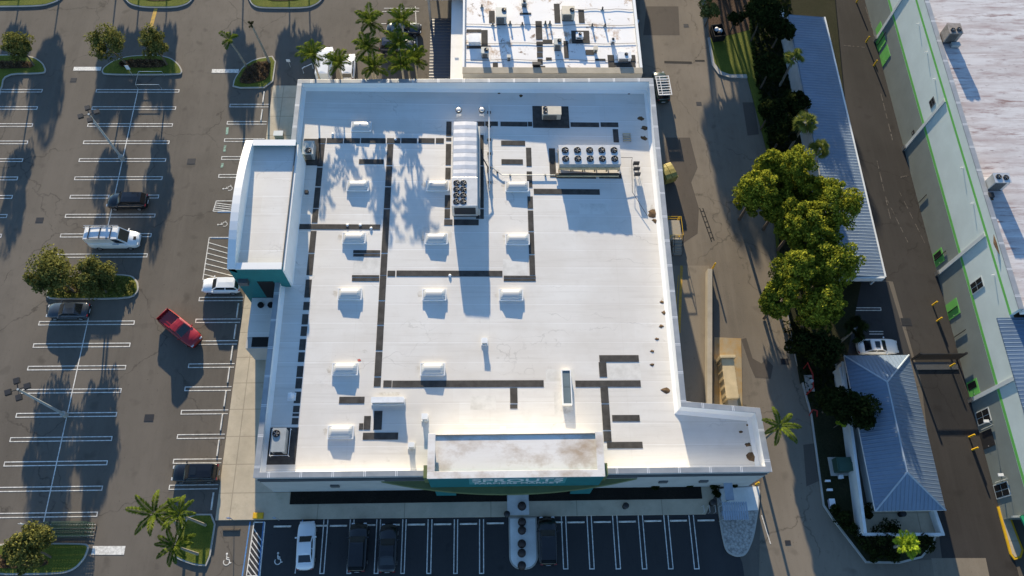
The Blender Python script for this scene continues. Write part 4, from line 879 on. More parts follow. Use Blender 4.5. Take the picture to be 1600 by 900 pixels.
# sliding gate
p0 = at(1426, 562); p1 = at(1518, 560)
t = thing('sliding_gate', 'dark sliding gate across the lane beside the hip roof', 'gate', (*p0, 0))
m = MB(); m.box(p0[0], 53.6, p0[1]-.05, p0[1]+.05, 1.85, 1.98); m.box(p0[0], 53.6, p0[1]-.05, p0[1]+.05, .1, .25)
n = 30
for k in range(n): xx = p0[0]+(53.55-p0[0])*k/n; m.box(xx, xx+.045, p0[1]-.04, p0[1]+.04, .25, 1.85)
m.build('gate_panel', M['dkmetal'], t)
for xx in (p0[0]-.2, 53.62): MB().box(xx, xx+.2, p0[1]-.1, p0[1]+.1, 0, 2.2).build('gate_post', M['dkmetal'], t)
m = MB(); m.box(p0[0], 53.6, p0[1]-1.25, p0[1]-.35, .0, .12); m.build('gate_track', M['trim'], t)
# ------------------------------------------------------------ vehicles
PAINT = {'black': gloss('black_car_paint', (.006, .006, .007), .18), 'white': gloss('white_car_paint', (.78, .79, .80), .25), 'charcoal': gloss('charcoal_car_paint', (.035, .045, .06), .2),
         'red': gloss('dark_red_car_paint', (.26, .012, .016), .25), 'vanwhite': gloss('white_van_paint', (.74, .76, .78), .35), 'green': gloss('dark_green_car_paint', (.02, .035, .025), .3), 'navy': gloss('navy_car_paint', (.015, .02, .035), .2)}
M['glass'] = gloss('car_glass', (.010, .013, .016), .05, .6, 0, .3)
M['tyre'] = plain('tyre_rubber', (.015, .015, .015), .9); M['rim'] = plain('alloy_rim', (.4, .4, .41), .35, .5, .7)
M['lampw'] = gloss('headlight_lens', (.6, .62, .64), .1); M['lampr'] = gloss('tail_light_lens', (.25, .01, .01), .15)
SPEC = {  # L, W, H, belt, hood; body outline (t, ztop); cabin base (rear, front) and roof (rear, front) as fraction of L
 'sedan': (4.75, 1.84, 1.45, [(-.5,.60),(-.485,.86),(-.44,.98),(-.34,1.0),(.17,.98),(.34,.90),(.44,.80),(.485,.66),(.5,.5)], (-.37,.19), (-.20,.035)),
 'hatch': (4.4, 1.82, 1.62, [(-.5,.65),(-.49,.95),(-.46,1.04),(.2,1.03),(.34,.97),(.44,.86),(.485,.70),(.5,.5)], (-.475,.22), (-.40,.06)),
 'suv': (4.8, 1.93, 1.75, [(-.5,.7),(-.49,1.0),(-.46,1.12),(.2,1.10),(.36,1.04),(.45,.94),(.488,.75),(.5,.55)], (-.475,.22), (-.41,.07)),
 'van': (5.9, 2.05, 2.5, [(-.5,.8),(-.495,1.25),(-.48,1.38),(.26,1.36),(.36,1.14),(.45,1.02),(.488,.8),(.5,.55)], (-.492,.315), (-.485,.17)),
 'pickup': (5.7, 1.98, 1.88, [(-.5,.7),(-.495,1.05),(-.13,1.12),(.19,1.14),(.36,1.10),(.455,1.0),(.49,.8),(.5,.6)], (-.125,.21), (-.085,.08)),
}
def car(kind, paint, label, loc, yaw, group, name='parked_car', cat='car', sunroof=False):
    L, W, Ht, prof, cb, cr = SPEC[kind]; pm = PAINT[paint]
    t = thing(name, label, cat, (0, 0, 0), group)
    def zt(q):
        for (a, za), (b_, zb_) in zip(prof[:-1], prof[1:]):
            if a <= q <= b_: return za+(zb_-za)*(q-a)/max(1e-6, b_-a)
        return prof[-1][1]
    ts = sorted(set([-.5,-.492,-.475,-.45,-.4,-.34,-.28,-.2,-.1,0,.1,.19,.26,.32,.38,.42,.455,.478,.492,.5]+[p[0] for p in prof]))
    bed = kind == 'pickup'
    def hw(q):
        a = abs(q)/.5; e = 5.5 if q > 0 else 7
        return W/2*(1-.30*a**(e*1.6)-.05*a**2 if q > 0 else 1-.20*a**(e*1.8)-.03*a**2)
    vs, fs = [], []; nr = 11
    for q in ts:
        x = q*L; w_ = hw(q); z = zt(q); zb_ = .22 + (.14*max(0, abs(q)-.42)/.08)
        ringp = [(w_*.90, zb_), (w_*1.0, zb_+.22), (w_*1.0, z-.20*min(1, z)), (w_*.965, z-.07), (w_*.88, z)]
        pts = [(x, y, zz) for y, zz in ringp] + [(x, 0, z+.03)] + [(x, -y, zz) for y, zz in ringp[::-1]]
        vs += pts
    for i in range(len(ts)-1):
        for k in range(nr):
            if bed and k in (4, 5) and -.475 < (ts[i]+ts[i+1])/2 < -.135: continue
            a, b_ = i*nr+k, i*nr+(k+1) % nr; fs.append((a, b_, b_+nr, a+nr))
    fs += [tuple(range(nr))[::-1], tuple(range((len(ts)-1)*nr, len(ts)*nr))]
    body = MB(); body.add(vs, fs); bo = body.build('body', pm, t, True)
    # cabin frustum
    bw, tw = W/2*.86, W/2*(.70 if kind != 'van' else .80)
    x0, x1, r0, r1 = cb[0]*L, cb[1]*L, cr[0]*L, cr[1]*L; zb0, zb1 = zt(cb[0])-.02, zt(cb[1])-.02; zr_ = Ht-.05
    P = {'b': [(x0, bw*.94, zb0), (x1, bw*.93, zb1), (x1, -bw*.93, zb1), (x0, -bw*.94, zb0)], 't': [(r0, tw, zr_-.02), (r1, tw, zr_), (r1, -tw, zr_), (r0, -tw, zr_-.02)]}
    mid_b = ((x0+x1)/2, bw, (zb0+zb1)/2); 
    cm = MB(); vs = P['b'] + P['t'] + [((r0+r1)/2, tw*1.02, zr_+.02), ((r0+r1)/2, -tw*1.02, zr_+.02), (r0+(r1-r0)*.1, 0, zr_+.03), (r1-(r1-r0)*.1, 0, zr_+.035), ((r0+r1)/2, 0, Ht)]
    cm.add(vs, [(0, 1, 5, 8, 4), (2, 3, 7, 9, 6), (1, 2, 6, 5), (3, 0, 4, 7), (4, 8, 12, 10), (8, 5, 11, 12), (5, 6, 11), (6, 9, 12, 11), (9, 7, 10, 12), (7, 4, 10)])
    cm.build('cabin', pm, t)
    def pane(nm, a, b_, c, d, i0=.07, i1=.93, j0=.08, j1=.9, off=.014):
        a, b_, c, d = map(Vector, (a, b_, c, d)); n = (b_-a).cross(d-a).normalized(); ctr = (a+b_+c+d)/4
        if n.dot(ctr-Vector((0, 0, .8))) < 0: n = -n
        f = lambda u, v: (a*(1-u)+b_*u)*(1-v)+(d*(1-u)+c*u)*v + n*off
        return MB().add([f(i0, j0), f(i1, j0), f(i1, j1), f(i0, j1)], [(0, 1, 2, 3)]).build(nm, M['glass'], t)
    B_, T_ = P['b'], P['t']
    pane('windscreen', B_[1], B_[2], T_[2], T_[1]); 
    if kind != 'van': pane('rear_window', B_[3], B_[0], T_[0], T_[3])
    for s_, (i, j) in ((1, (0, 1)), (-1, (3, 2))):
        cuts = ((.04, .47), (.52, .95)) if kind != 'van' else ((.76, .96),)
        for a, c in cuts: pane('side_window', B_[i], B_[j], T_[j], T_[i], a, c, .12, .88)
    if sunroof: MB().add([(r1-.18, tw*.6, Ht+.005), (r1-.75, tw*.6, Ht+.012), (r1-.75, -tw*.6, Ht+.012), (r1-.18, -tw*.6, Ht+.005)], [(0, 1, 2, 3)]).build('sunroof', M['glass'], t)
    for sx in (-.30, .31):
        for sy in (-1, 1):
            yw = sy*(W/2-.11); wheel = MB().tube([(sx*L, yw-.11, .33), (sx*L, yw+.11, .33)], .33, n=18).build('wheel', M['tyre'], t)
            MB().tube([(sx*L, yw+sy*.112, .33), (sx*L, yw+sy*.125, .33)], .21, n=14).build('rim', M['rim'], wheel)
    for sy in (-1, 1):
        zf = zt(.465)-.09; xf = .475*L; MB().cbox(xf-.04, sy*hw(.47)*.80, zf, .26, .32, .13).build('headlight', M['lampw'], t, bevel=.02)
        MB().cbox(-.488*L, sy*hw(-.48)*.84, zt(-.485)-.08, .12, .28, .16).build('tail_light', M['lampr'], t, bevel=.02)
        MB().cbox(x1-.18, sy*(W/2+.07), zb1+.08, .14, .20, .13).build('mirror', pm, t, bevel=.02)
    m = MB(); m.cbox(.497*L, 0, .48, .06, W*.55, .16); m.build('grille', M['dark'], t)
    m = MB(); m.cbox(-.500*L, 0, .55, .04, .5, .12); m.build('number_plate', M['ywhite'], t)
    m = MB()
    for k in (-1, 1): m.tube([(x1-.02, k*.1+.1, zb1+.03), (x1-.20, k*.45, zb1+.12)], .012, n=5)
    m.build('wiper', M['dark'], t)
    if bed:
        m = MB(); bx0, bx1 = -.478*L, -.132*L; yw = W/2*.83; m.add([(bx0, yw, .78), (bx1, yw, .78), (bx1, -yw, .78), (bx0, -yw, .78), (bx0, yw, 1.13), (bx1, yw, 1.15), (bx1, -yw, 1.15), (bx0, -yw, 1.13)], [(0, 1, 2, 3), (0, 4, 5, 1), (2, 6, 7, 3), (1, 5, 6, 2), (3, 7, 4, 0)])
        for k in range(5): yy = -yw*.8+k*yw*.4; m.box(bx0+.05, bx1-.05, yy-.06, yy+.06, .781, .84)
        m.build('cargo_bed', pm, t)
    t.location = (*loc, 0.016); t.rotation_euler = (0, 0, R(yaw)); return t
PC = 'cars parked around the supermarket'
t = car('suv', 'black', 'black car parked in the shade above the white ladder van', at(203, 319), 180, PC)
t = car('van', 'vanwhite', 'white work van with a ladder rack on its roof', at(184, 379), 0, PC, 'parked_van', 'van')
m = MB()
for yy in (.55, .85): m.tube([(-2.95, yy, 2.68), (1.05, yy, 2.68)], .035, n=6)
for k in range(9): m.tube([(-2.75+k*.45, .55, 2.68), (-2.75+k*.45, .85, 2.68)], .028, n=6)
ob = m.build('ladder', M['galv'], None); ob.parent = t
m = MB()
for k in range(3): m.box(-2.3+k*1.25, -2.22+k*1.25, -.78, .95, 2.52, 2.6)
m.box(-2.35, .3, -.80, -.72, 2.50, 2.56); m.box(-2.35, .3, .88, .96, 2.50, 2.56)
ob = m.build('roof_rack', M['dkmetal'], None); ob.parent = t
m = MB(); m.box(.2, .95, -1.035, -1.028, 1.42, 1.6); ob = m.build('side_graphic', M['blue_line'], None); ob.parent = t
m = MB(); m.cbox(2.42, 0, 1.12, .38, .45, .02); ob = m.build('hood_vent', M['dark'], None); ob.parent = t
car('sedan', 'charcoal', 'dark blue-grey sedan beside the olive-leaved tree island', at(111, 489), 180, PC)
car('hatch', 'white', 'white hatchback parked at the foot of the teal side tower', at(349, 450), 180, PC)
car('pickup', 'red', 'dark red pickup truck driving diagonally across the lot', at(285, 517), -38, PC, 'pickup_truck', 'truck')
car('suv', 'black', 'black SUV parked nose-out beside the left pavement', at(309, 741), 180, PC, sunroof=True)
car('sedan', 'white', 'white sedan in the front row nearest the wheelchair symbol', at(480.5, 853), 92, PC)
car('suv', 'black', 'left of two black cars side by side in the front row', at(561, 856), 90, PC)
car('sedan', 'black', 'right of two black cars side by side in the front row', at(607.5, 857), 90, PC)
car('suv', 'black', 'black car in the front row right of the round-ended centre pad', at(855, 846), 90, PC)
car('sedan', 'white', 'white sedan half under trees behind the hip roof', at(1367, 545), 0, PC, sunroof=True)
t = car('suv', 'green', 'dark work truck with white ladder rack at the rear wall corner', at(1031, 141), 93, PC, 'parked_truck', 'truck')
m = MB()
for yy in (-.85, .85): m.box(-2.35, .75, yy-.05, yy+.05, 1.92, 2.02)
for k in range(8): xx = -2.35+k*.43; m.box(xx, xx+.09, -.8, .8, 1.94, 2.0)
m.box(-2.3, .7, .32, .4, 1.94, 2.015)
m.box(-2.2, -2.12, -.7, .7, 1.7, 1.95); m.box(.2, .28, -.7, .7, 1.7, 1.95)
ob = m.build('roof_rack', M['ywhite'], None); ob.parent = t
car('van', 'vanwhite', 'white van half hidden by the leftmost rear palm', at(510, 107), 90, PC, 'parked_van', 'van')
car('hatch', 'white', 'white car between the rear palms next to the hidden van', at(546, 110), 90, PC)
car('suv', 'navy', 'dark car beneath the rear palm cluster', at(622, 78), 0, PC)
car('sedan', 'charcoal', 'grey car beneath the upper rear palms near the shop canopy', at(632, 50), 0, PC)

# ------------------------------------------------------------ lamps, posts, bollards
def lot_lamp(u, v, label, h=9.3):
    x, y = at(u, v); t = thing('parking_lamp', label, 'lamp', (x, y, 0), 'tall lamps in the car park')
    MB().cyl(x, y, 0, .75, .3, n=18).build('base', M['kerb'], t); MB().tube([(x, y, .75), (x, y, h)], .15, .12, 8).build('pole', M['steelpole'], t)
    for k in range(4):
        a = R(20+90*k); c, s_ = math.cos(a), math.sin(a); ar = MB().tube([(x, y, h-.1), (x+.75*c, y+.75*s_, h)], .05, n=6).build('arm', M['dkmetal'], t)
        MB().add([(x+(r_*c-q*s_), y+(r_*s_+q*c), h+zz) for r_, q, zz in ((.6,-.3,-.12),(1.2,-.3,-.12),(1.2,.3,-.12),(.6,.3,-.12),(.62,-.26,.12),(1.18,-.26,.12),(1.18,.26,.12),(.62,.26,.12))],
                 [(0,3,2,1),(4,5,6,7),(0,1,5,4),(1,2,6,5),(2,3,7,6),(3,0,4,7)]).build('lamp_head', M['dkmetal'], t)
lot_lamp(192, 249, 'tall lamp above the black car and ladder van'); lot_lamp(103, 649, 'tall lamp in the lower left rows of empty stalls', 9.6)
def bollard(u, v, label, h=1.1, r=.1, grp='yellow bollards', z=0):
    x, y = at(u, v, z); t = thing('bollard', label, 'bollard', (x, y, z), grp); MB().cyl(x, y, z, z+h, r, n=12).build('post', M['yellow'], t); MB().lathe(x, y, [(r, z+h), (r*.7, z+h+.07)], 12).build('cap', M['yellow'], t)
for u, v, lb in ((1457,477,'yellow bollard left of the lower bright green door'),(1464,502,'yellow bollard just below the lower bright green door'),(1484,573,'yellow bollard at the sliding gate'),(1514,683,'upper of two yellow bollards by the dark warehouse door'),(1519,703,'lower of two yellow bollards by the dark warehouse door'),
                 (1353,66,'yellow bollard at the foot of the uppermost pilaster'),(1365,103,'yellow bollard below the upper green doors'),(1338,4,'yellow bollard by the wall at the top edge'),(1113,420,'tall yellow post at the end of the loading ramp wall'),(1181,757,'yellow post at the front right store corner'),(1058,346,'yellow post at the upper dock platform corner'),(1058,376,'yellow post at the lower dock platform corner')):
    bollard(u, v, lb, 1.5 if v == 420 else 1.1)
for i, v in enumerate((789, 814, 827, 848, 862.5, 882)):
    x, y = at(815.5+(i > 2)*-.3, v+2, .16); t = thing('sphere_bollard', ['dark round bollard on the pavement before the entrance', 'second dark round bollard from the entrance', 'third dark round bollard from the entrance', 'third dark round bollard from the pad tip', 'second dark round bollard from the pad tip', 'dark round bollard nearest the rounded pad tip'][i], 'bollard', (x, y, .15), 'round bollards on the centre pad')
    MB().lathe(x, y, [(.22, .14), (.36, .28), (.43, .5), (.40, .72), (.27, .9), (.08, .97)], 18).build('ball', plain('dark_brown_ball', (.045, .032, .03), .6) if 'dark_brown_ball' not in MATS else MATS['dark_brown_ball'], t, True)
    MB().lathe(x, y, [(.46, .135), (.4, .19)], 18).build('base', M['dark'], t)
ws = None
for i, (u, v, ax) in enumerate([(371.5,485,'y'),(367.5,518,'y'),(362.5,552,'y'),(357.5,586,'y'),(352,623,'y'),(346.5,660,'y'),(341,700,'y'),(332,783,'y'),(412,152,'y'),(409,180,'y'),(441.5,822.5,'x'),(498.5,821.5,'x'),(529,821.5,'x'),(573,820.5,'x'),(611,820,'x'),(650.5,819.5,'x'),(691.5,819,'x'),(732,818.5,'x'),(774,817.5,'x'),(866,816,'x'),(900,816,'x'),(941,815.5,'x'),(980,815,'x'),(1020,814,'x'),(1060,813.5,'x'),(1103,813,'x'),(362,828,'x')]):
    x, y = at(u, v)
    if ws is None:
        ws = MB().add([(-.9,-.09,0),(.9,-.09,0),(.9,.09,0),(-.9,.09,0),(-.86,-.06,.12),(.86,-.06,.12),(.86,.06,.12),(-.86,.06,.12)], [(0,3,2,1),(4,5,6,7),(0,1,5,4),(1,2,6,5),(2,3,7,6),(3,0,4,7)]).build('wheel_stop', M['white_line'])
        o = ws
    else: o = ws.copy(); C.objects.link(o)
    o.location = (x, y, .012); o.rotation_euler = (0, 0, R(90) if ax == 'y' else 0)
    tag(o, 'white wheel stop at the head of a stall along the left pavement' if ax == 'y' else 'white wheel stop at the head of a front row stall', 'wheel stop', 'white wheel stops')
o['label'] = 'dark wheel stop before the sign post in the first wheelchair stall'; o.data = o.data.copy(); o.data.materials[0] = M['patch']  # last stop gets a darker material than the others
def signpost(u, v, label, h=2.3, w_=.45, hh=.6, mat='blue_line', face=0):
    x, y = at(u, v); t = thing('sign_post', label, 'sign', (x, y, 0)); MB().tube([(x, y, 0), (x, y, h)], .035, n=8).build('post', M['galv'], t)
    m = MB(); m.cbox(x, y-.05, h-hh/2, w_, .025, hh); m.build('sign_plate', M[mat], t)
signpost(208, 119, 'pale blue sign post at the edge of the two-tree island', 2.2, .5, .8, 'ywhite')
signpost(366, 813, 'thin sign post at the head of the first wheelchair stall', 2.2); signpost(436, 813, 'thin sign post at the head of the second wheelchair stall', 2.2, .3, .45)
signpost(454, 105, 'small white sign left of the rear palms', 1.6, .5, .5, 'ywhite'); signpost(50, 822, 'pale sign post at the head of the cart rows', 2.2, .5, .8, 'ywhite')
t = thing('yellow_box', 'low yellow box at the pavement corner by the striped access aisle', 'box', (*at(404, 806, .13), .13)); x, y = at(404, 806, .13)
MB().box(x-.5, x+.5, y-.3, y+.3, .13, .3).build('box', M['yellow'], t, bevel=.03); MB().box(x-.46, x+.46, y-.26, y+.26, .301, .33).build('lid', M['yellow'], t)
# cart rows
x0, y0 = at(70, 842); x1, y1 = at(141, 817)
cr = thing('cart_corral', 'cart return frame around two rows of dark green carts', 'cart corral', ((x0+x1)/2, y0, 0))
m = MB()
for yy in (y0, (y0+y1)/2, y1): m.tube([(x0, yy, 0), (x0, yy, .95), (x1, yy, .95), (x1, yy, 0)], .03, n=6)
m.build('rail', M['greenm'], cr)
def cart(x, y):
    m = MB(); t = thing('shopping_cart', 'dark green shopping cart nested in the two rows by the bottom left island', 'cart', (x, y, 0), 'nested shopping carts')
    for z0, gx in ((.98, 0), (.75, .04)):
        m.tube([(x-.42+gx, y-.27, z0), (x+.42-gx, y-.22, z0), (x+.42-gx, y+.22, z0), (x-.42+gx, y+.27, z0), (x-.42+gx, y-.27, z0)], .018, n=5)
    for k in range(5): yy = y-.22+k*.11; m.tube([(x-.4, yy, .98), (x-.34, yy, .5), (x+.36, yy*.9+y*.1, .55), (x+.42, yy*.85+y*.15, .98)], .012, n=4)
    m.build('basket', M['greenm'], t); m = MB(); m.tube([(x-.48, y-.27, 1.03), (x-.48, y+.27, 1.03)], .025, n=6); m.build('handle', M['greenm'], t)
    for sx in (-.35, .3):
        for sy in (-.2, .2): MB().tube([(x+sx, y+sy-.02, .06), (x+sx, y+sy+.02, .06)], .06, n=8).build('wheel', M['dark'], t)
    m = MB(); m.tube([(x-.38, y-.2, .12), (x+.32, y-.18, .16)], .02, n=5); m.tube([(x-.38, y+.2, .12), (x+.32, y+.18, .16)], .02, n=5); m.tube([(x-.4, y-.2, .12), (x-.38, y-.24, .98)], .02, n=5); m.tube([(x-.4, y+.2, .12), (x-.38, y+.24, .98)], .02, n=5); m.build('chassis', M['galv'], t); return t
c0 = cart(x0+.6, y0+.42); k = 0
for row in (.27, .76):
    for i in range(16):
        c = c0 if k == 0 else copy_tree(c0); c.location = (x0+.6+i*.27, y0+(y1-y0)*row, 0.016); k += 1
x0, y0 = at(216, 139); x1, y1 = at(258, 114)
t = thing('cart_corral', 'empty white-railed cart return below the two-tree island', 'cart corral', ((x0+x1)/2, y0, 0)); m = MB()
for yy in (y0, y1-.5): m.tube([(x0, yy, 0), (x0, yy, .9), (x1, yy, .9), (x1, yy, 0)], .03, n=6)
m.tube([(x0, y0, .9), (x0, y1-.5, .9)], .03, n=6); m.build('rail', M['galv'], t)

# ------------------------------------------------------------ service side things
def binbox(u, v, label, sx, sy, h, mat, yaw=0, cat='dumpster', lid=None):
    t = thing('dumpster', label, cat, (0, 0, 0)); m = MB()
    b = [(-sx/2,-sy/2,.12),(sx/2,-sy/2,.12),(sx/2,sy/2,.12),(-sx/2,sy/2,.12)]; tp = [(-sx/2-.08,-sy/2-.12,h),(sx/2+.08,-sy/2-.12,h),(sx/2+.08,sy/2+.12,h),(-sx/2-.08,sy/2+.12,h)]
    q = [(x*.92, y*.9, h) for x, y, z in tp]; fl = [(x*.9, y*.9, .3) for x, y, z in b]
    m.add(b+tp+q+fl, [(3,2,1,0),(0,1,5,4),(1,2,6,5),(2,3,7,6),(3,0,4,7)]+[(4+i, 4+(i+1)%4, 8+(i+1)%4, 8+i) for i in range(4)]+[(8+i, 8+(i+1)%4, 12+(i+1)%4, 12+i) for i in range(4)]+[(12,13,14,15)]); m.build('body', M[mat], t)
    for s_ in (-1, 1): MB().cbox(s_*(sx/2+.1), 0, h*.6, .06, sy*.7, .12).build('fork_pocket', M[mat], t)
    if lid:
        for s_ in (-1, 1):
            m = MB(); n = 6; vs = []
            for i in range(n+1): a = math.pi*i/n; vs += [(s_*sx*.26-sx*.24, -math.cos(a)*sy*.56, h+.02+.28*math.sin(a)), (s_*sx*.26+sx*.24, -math.cos(a)*sy*.56, h+.02+.28*math.sin(a))]
            m.add(vs, [(2*i, 2*i+1, 2*i+3, 2*i+2) for i in range(n)]+[tuple(range(0, 2*n+2, 2)), tuple(range(1, 2*n+2, 2))[::-1]]); m.build('lid', M[lid], t)
    t.location = (*at(u, v), .01); t.rotation_euler = (0, 0, R(yaw)); return t
binbox(1041, 277, 'weathered yellow bin standing against the loading side wall', 1.5, 2.0, 1.4, 'yellowbin', 20, 'bin', 'yellowbin')
t = binbox(1119, 58, 'open black dumpster with white bags at the alley top', 1.5, 1.9, 1.4, 'dark', 8)
for i, (dx, dy) in enumerate(((-.2, .35), (.3, .1), (.1, -.4))):
    x, y = t.location.x+dx, t.location.y+dy; o = MB().lathe(x, y, [(.1, .9), (.3, 1.0), (.33, 1.2), (.2, 1.38), (.05, 1.42)], 9).build('rubbish_bag', M['ywhite'] if i < 2 else M['dark'], None, True)
    tag(o, ['left pale rubbish bag in the open black dumpster', 'right pale rubbish bag in the open black dumpster', 'black rubbish bag at the near end of the black dumpster'][i], 'bag', 'bags in the black dumpster')
rw = thing('ramp_wall', 'long low concrete wall along the loading ramp', 'wall', (*at(1110, 425), 0))
(xa, ya), (xb, yb) = at(1109.5, 420, 1.1), at(1109, 640, 1.1)
MB().prism([(xa-.28, ya), (xa+.28, ya), (xb+.28, yb), (xb-.28, yb)], 0, 1.1).build('wall_body', M['conc'], rw, bevel=.02)
MB().prism([(xa+.30, ya-.2), (xa+.40, ya-.2), (xb+.40, yb), (xb+.30, yb)], .75, .9).build('rub_rail', M['dark'], rw)
dk = thing('dock_platform', 'small railed dock platform with steps at the side wall', 'platform', (*at(1052, 362), 0))
x0, y0 = at(1044, 374, 1.1); x1, y1 = at(1062, 344, 1.1); x0 = 20.3
MB().box(x0, x1, y0, y1, 0, 1.1).build('slab', M['conc'], dk)
m = MB()
for yy in (y0+.05, y1-.05):
    for zz in (1.6, 2.1): m.tube([(x0, yy, zz), (x1-.05, yy, zz)], .035, n=6)
for xx in (x0+.1, (x0+x1)/2, x1-.05):
    for yy in (y0+.05, y1-.05): m.tube([(xx, yy, 1.1), (xx, yy, 2.12)], .035, n=6)
m.tube([(x1-.05, y1-.05, 2.1), (x1-.05, y0+.05, 2.1)], .035, n=6); m.build('guard_rail', M['yellow'], dk)
m = MB()
for k in range(5): m.box(x1-1.1, x1, y0-.32*(k+1), y0-.32*k-.003, 0, 1.1-.19*(k+1)+.05)
m.build('steps', M['conc'], dk)
m = MB()
for xx in (x1-1.08, x1-.03):
    m.tube([(xx, y0, 2.1), (xx, y0-1.7, 1.05), (xx, y0-1.7, 0)], .035, n=6); m.tube([(xx, y0-.85, .5), (xx, y0-.85, 1.6)], .03, n=6)
m.build('stair_rail', M['dkmetal'], dk)
cp_ = thing('trash_compactor', 'tan trash compactor on a rust-stained slab beside the ramp wall', 'compactor', (*at(1140, 590), 0))
x0, y1 = at(1127, 560, 2.0); x1, y0 = at(1155, 622, 2.0)
MB().box(x0, x1, y0, y1, .15, 2.0).build('container', M['tan'], cp_, bevel=.05); MB().box(x0-.15, x1+.2, y1+.005, y1+.35, .15, 2.2).build('end_frame', M['tan'], cp_, bevel=.03)
MB().box(x0+.25, x1-.05, y0-1.9, y0-.005, .15, 1.5).build('ram_housing', M['conc'], cp_, bevel=.04)
m = MB(); 
for k in range(5): yy = y0+.4+k*(y1-y0-.8)/4; m.box(x0-.06, x0-.003, yy-.07, yy+.07, .2, 1.9); m.box(x1+.003, x1+.06, yy-.07, yy+.07, .2, 1.9)
m.build('side_rib', M['tan'], cp_)
rs = NT('rust_stained_slab'); n_ = rs.noise(.6, 6, .7); rs.fin(rs.mix(rs.ramp(n_, .35, .62), (.34, .29, .2), (.36, .23, .09)), .9, .2); M['rust'] = rs.m
struct(MB().prism(px([(1116,527),(1158,529),(1160,640),(1116,640)]), 0, .05).build('compactor_slab', M['rust']))
tf = thing('transformer', 'dark green transformer box on a pale framed pad by the wall', 'transformer', (*at(1312, 728), .15)); x, y = at(1311, 729, .15)
MB().box(x-1.1, x+1.0, y-1.0, y+1.0, .15, .27).build('pad', M['kerb'], tf); MB().box(x-.75, x+.85, y-.7, y+.75, .271, 1.5).build('cabinet', M['greenm'], tf, bevel=.05); MB().box(x-.6, x+.9, y-.75, y+.2, 1.501, 1.56).build('lid', M['greenm'], tf)
for u, v, sx, sy, h, lb in ((1298,788,.55,.95,.5,'lavender utility box near the angled kerb'),(1292,752,.5,.15,.3,'upper short white marker on the shaded grass'),(1295,766,.55,.18,.3,'lower short white marker on the shaded grass'),(1312,746,.4,.35,.45,'small white valve box below the transformer')):
    x, y = at(u, v, .18); t = thing('utility_box', lb, 'utility box', (x, y, .17)); MB().box(x-sx/2, x+sx/2, y-sy/2, y+sy/2, .17, .17+h).build('box', M['ywhite'] if v != 788 else plain('lavender_grey_box', (.3, .31, .42), .6), t, bevel=.02); MB().box(x-sx/2-.03, x+sx/2+.03, y-sy/2-.03, y+sy/2+.03, .171+h, .2+h).build('lid', M['ywhite'], t)
bf = thing('backflow_preventer', 'red pipe backflow assembly with white valve in the shaded verge', 'pipe', (*at(1265, 610), .17)); m = MB()
P_ = [(*at(1257, 575, .5), .1), (*at(1262, 567, 1.0), 1.0), (*at(1270, 585, 1.0), 1.0), (*at(1271, 606, 1.0), 1.0), (*at(1262, 615, .6), .1)]; m.tube(P_, .08, n=8)
P_ = [(*at(1266, 648, .4), .1), (*at(1270, 640, .9), .9), (*at(1277, 642, .9), .9), (*at(1278, 650, .4), .1)]; m.tube(P_, .07, n=8); m.build('pipe', M['red'], bf)
x, y = at(1267, 596, .8); MB().box(x-.45, x+.45, y-1.0, y+.9, .17, .35).build('pad', M['kerb'], bf); MB().cyl(x, y, .35, 1.1, .2, n=12).build('valve', M['galv'], bf)
# shade structure, bike rack, bins in front
x, y = at(1145, 800, 1.5); t = thing('slatted_shelter', 'small blue-grey slatted shelter on the pale slab before the gravel', 'shelter', (x, y, .16)); sm = plain('blue_grey_slats', (.34, .40, .48), .6)
for dx in (-1.1, 1.1):
    for dy in (-.7, .7): MB().box(x+dx-.05, x+dx+.05, y+dy-.05, y+dy+.05, .15, 2.2).build('post', M['steelpole'], t)
m = MB()
for k in range(11): m.box(x-1.25+k*.24, x-1.08+k*.24, y-.9, y+.9, 2.26, 2.33)
m.build('slat_roof', sm, t); m = MB(); m.box(x-1.25, x+1.33, y-.76, y-.64, 2.2, 2.255); m.box(x-1.25, x+1.33, y+.64, y+.76, 2.2, 2.255); m.build('beam', M['steelpole'], t)
MB().box(x-.9, x+.9, y-.25, y+.25, .55, .62).build('bench_seat', sm, t); MB().box(x-.8, x-.7, y-.2, y+.2, .16, .548).build('bench_leg', M['steelpole'], t); MB().box(x+.7, x+.8, y-.2, y+.2, .16, .548).build('bench_leg', M['steelpole'], t)
MB().box(x-.75, x+.15, y+1.1, y+3.2, 2.0, 2.08).build('side_panel', sm, t); 
for dy in (1.2, 3.1): MB().box(x-.35, x-.25, y+dy-.05, y+dy+.05, .15, 2.0).build('post', M['steelpole'], t)
x, y = at(1107, 796, .4); t = thing('bike_rack', 'thin metal bike rack on the pavement left of the slatted shelter', 'bike rack', (x, y, .13)); m = MB()
for k in range(3): m.tube([(x-.6+k*.6, y-.35, .13), (x-.6+k*.6, y-.35, .9), (x-.6+k*.6, y+.35, .9), (x-.6+k*.6, y+.35, .13)], .03, n=6)
m.build('hoop', M['galv'], t)
def litter(u, v, label, grp='black litter bins'):
    x, y = at(u, v, .13); t = thing('litter_bin', label, 'bin', (x, y, .13), grp); MB().lathe(x, y, [(.26, .13), (.3, .95)], 14).build('bin', M['dark'], t); MB().lathe(x, y, [(.33, .951), (.33, 1.02), (.2, 1.16), (.05, 1.2)], 14).build('lid', M['dkmetal'], t)
litter(976, 792, 'black litter bin on the front pavement right of the entrance'); litter(1111, 787, 'black litter bin beside the slatted shelter'); litter(792, 805, 'black litter bin at the pavement edge left of the centre pad')
t = thing('barrier', 'low white barrier frame by the left end of the rear parapet', 'barrier', (*at(480, 113), 0)); m = MB(); (xa, ya), (xb, yb) = at(474, 119), at(489, 112)
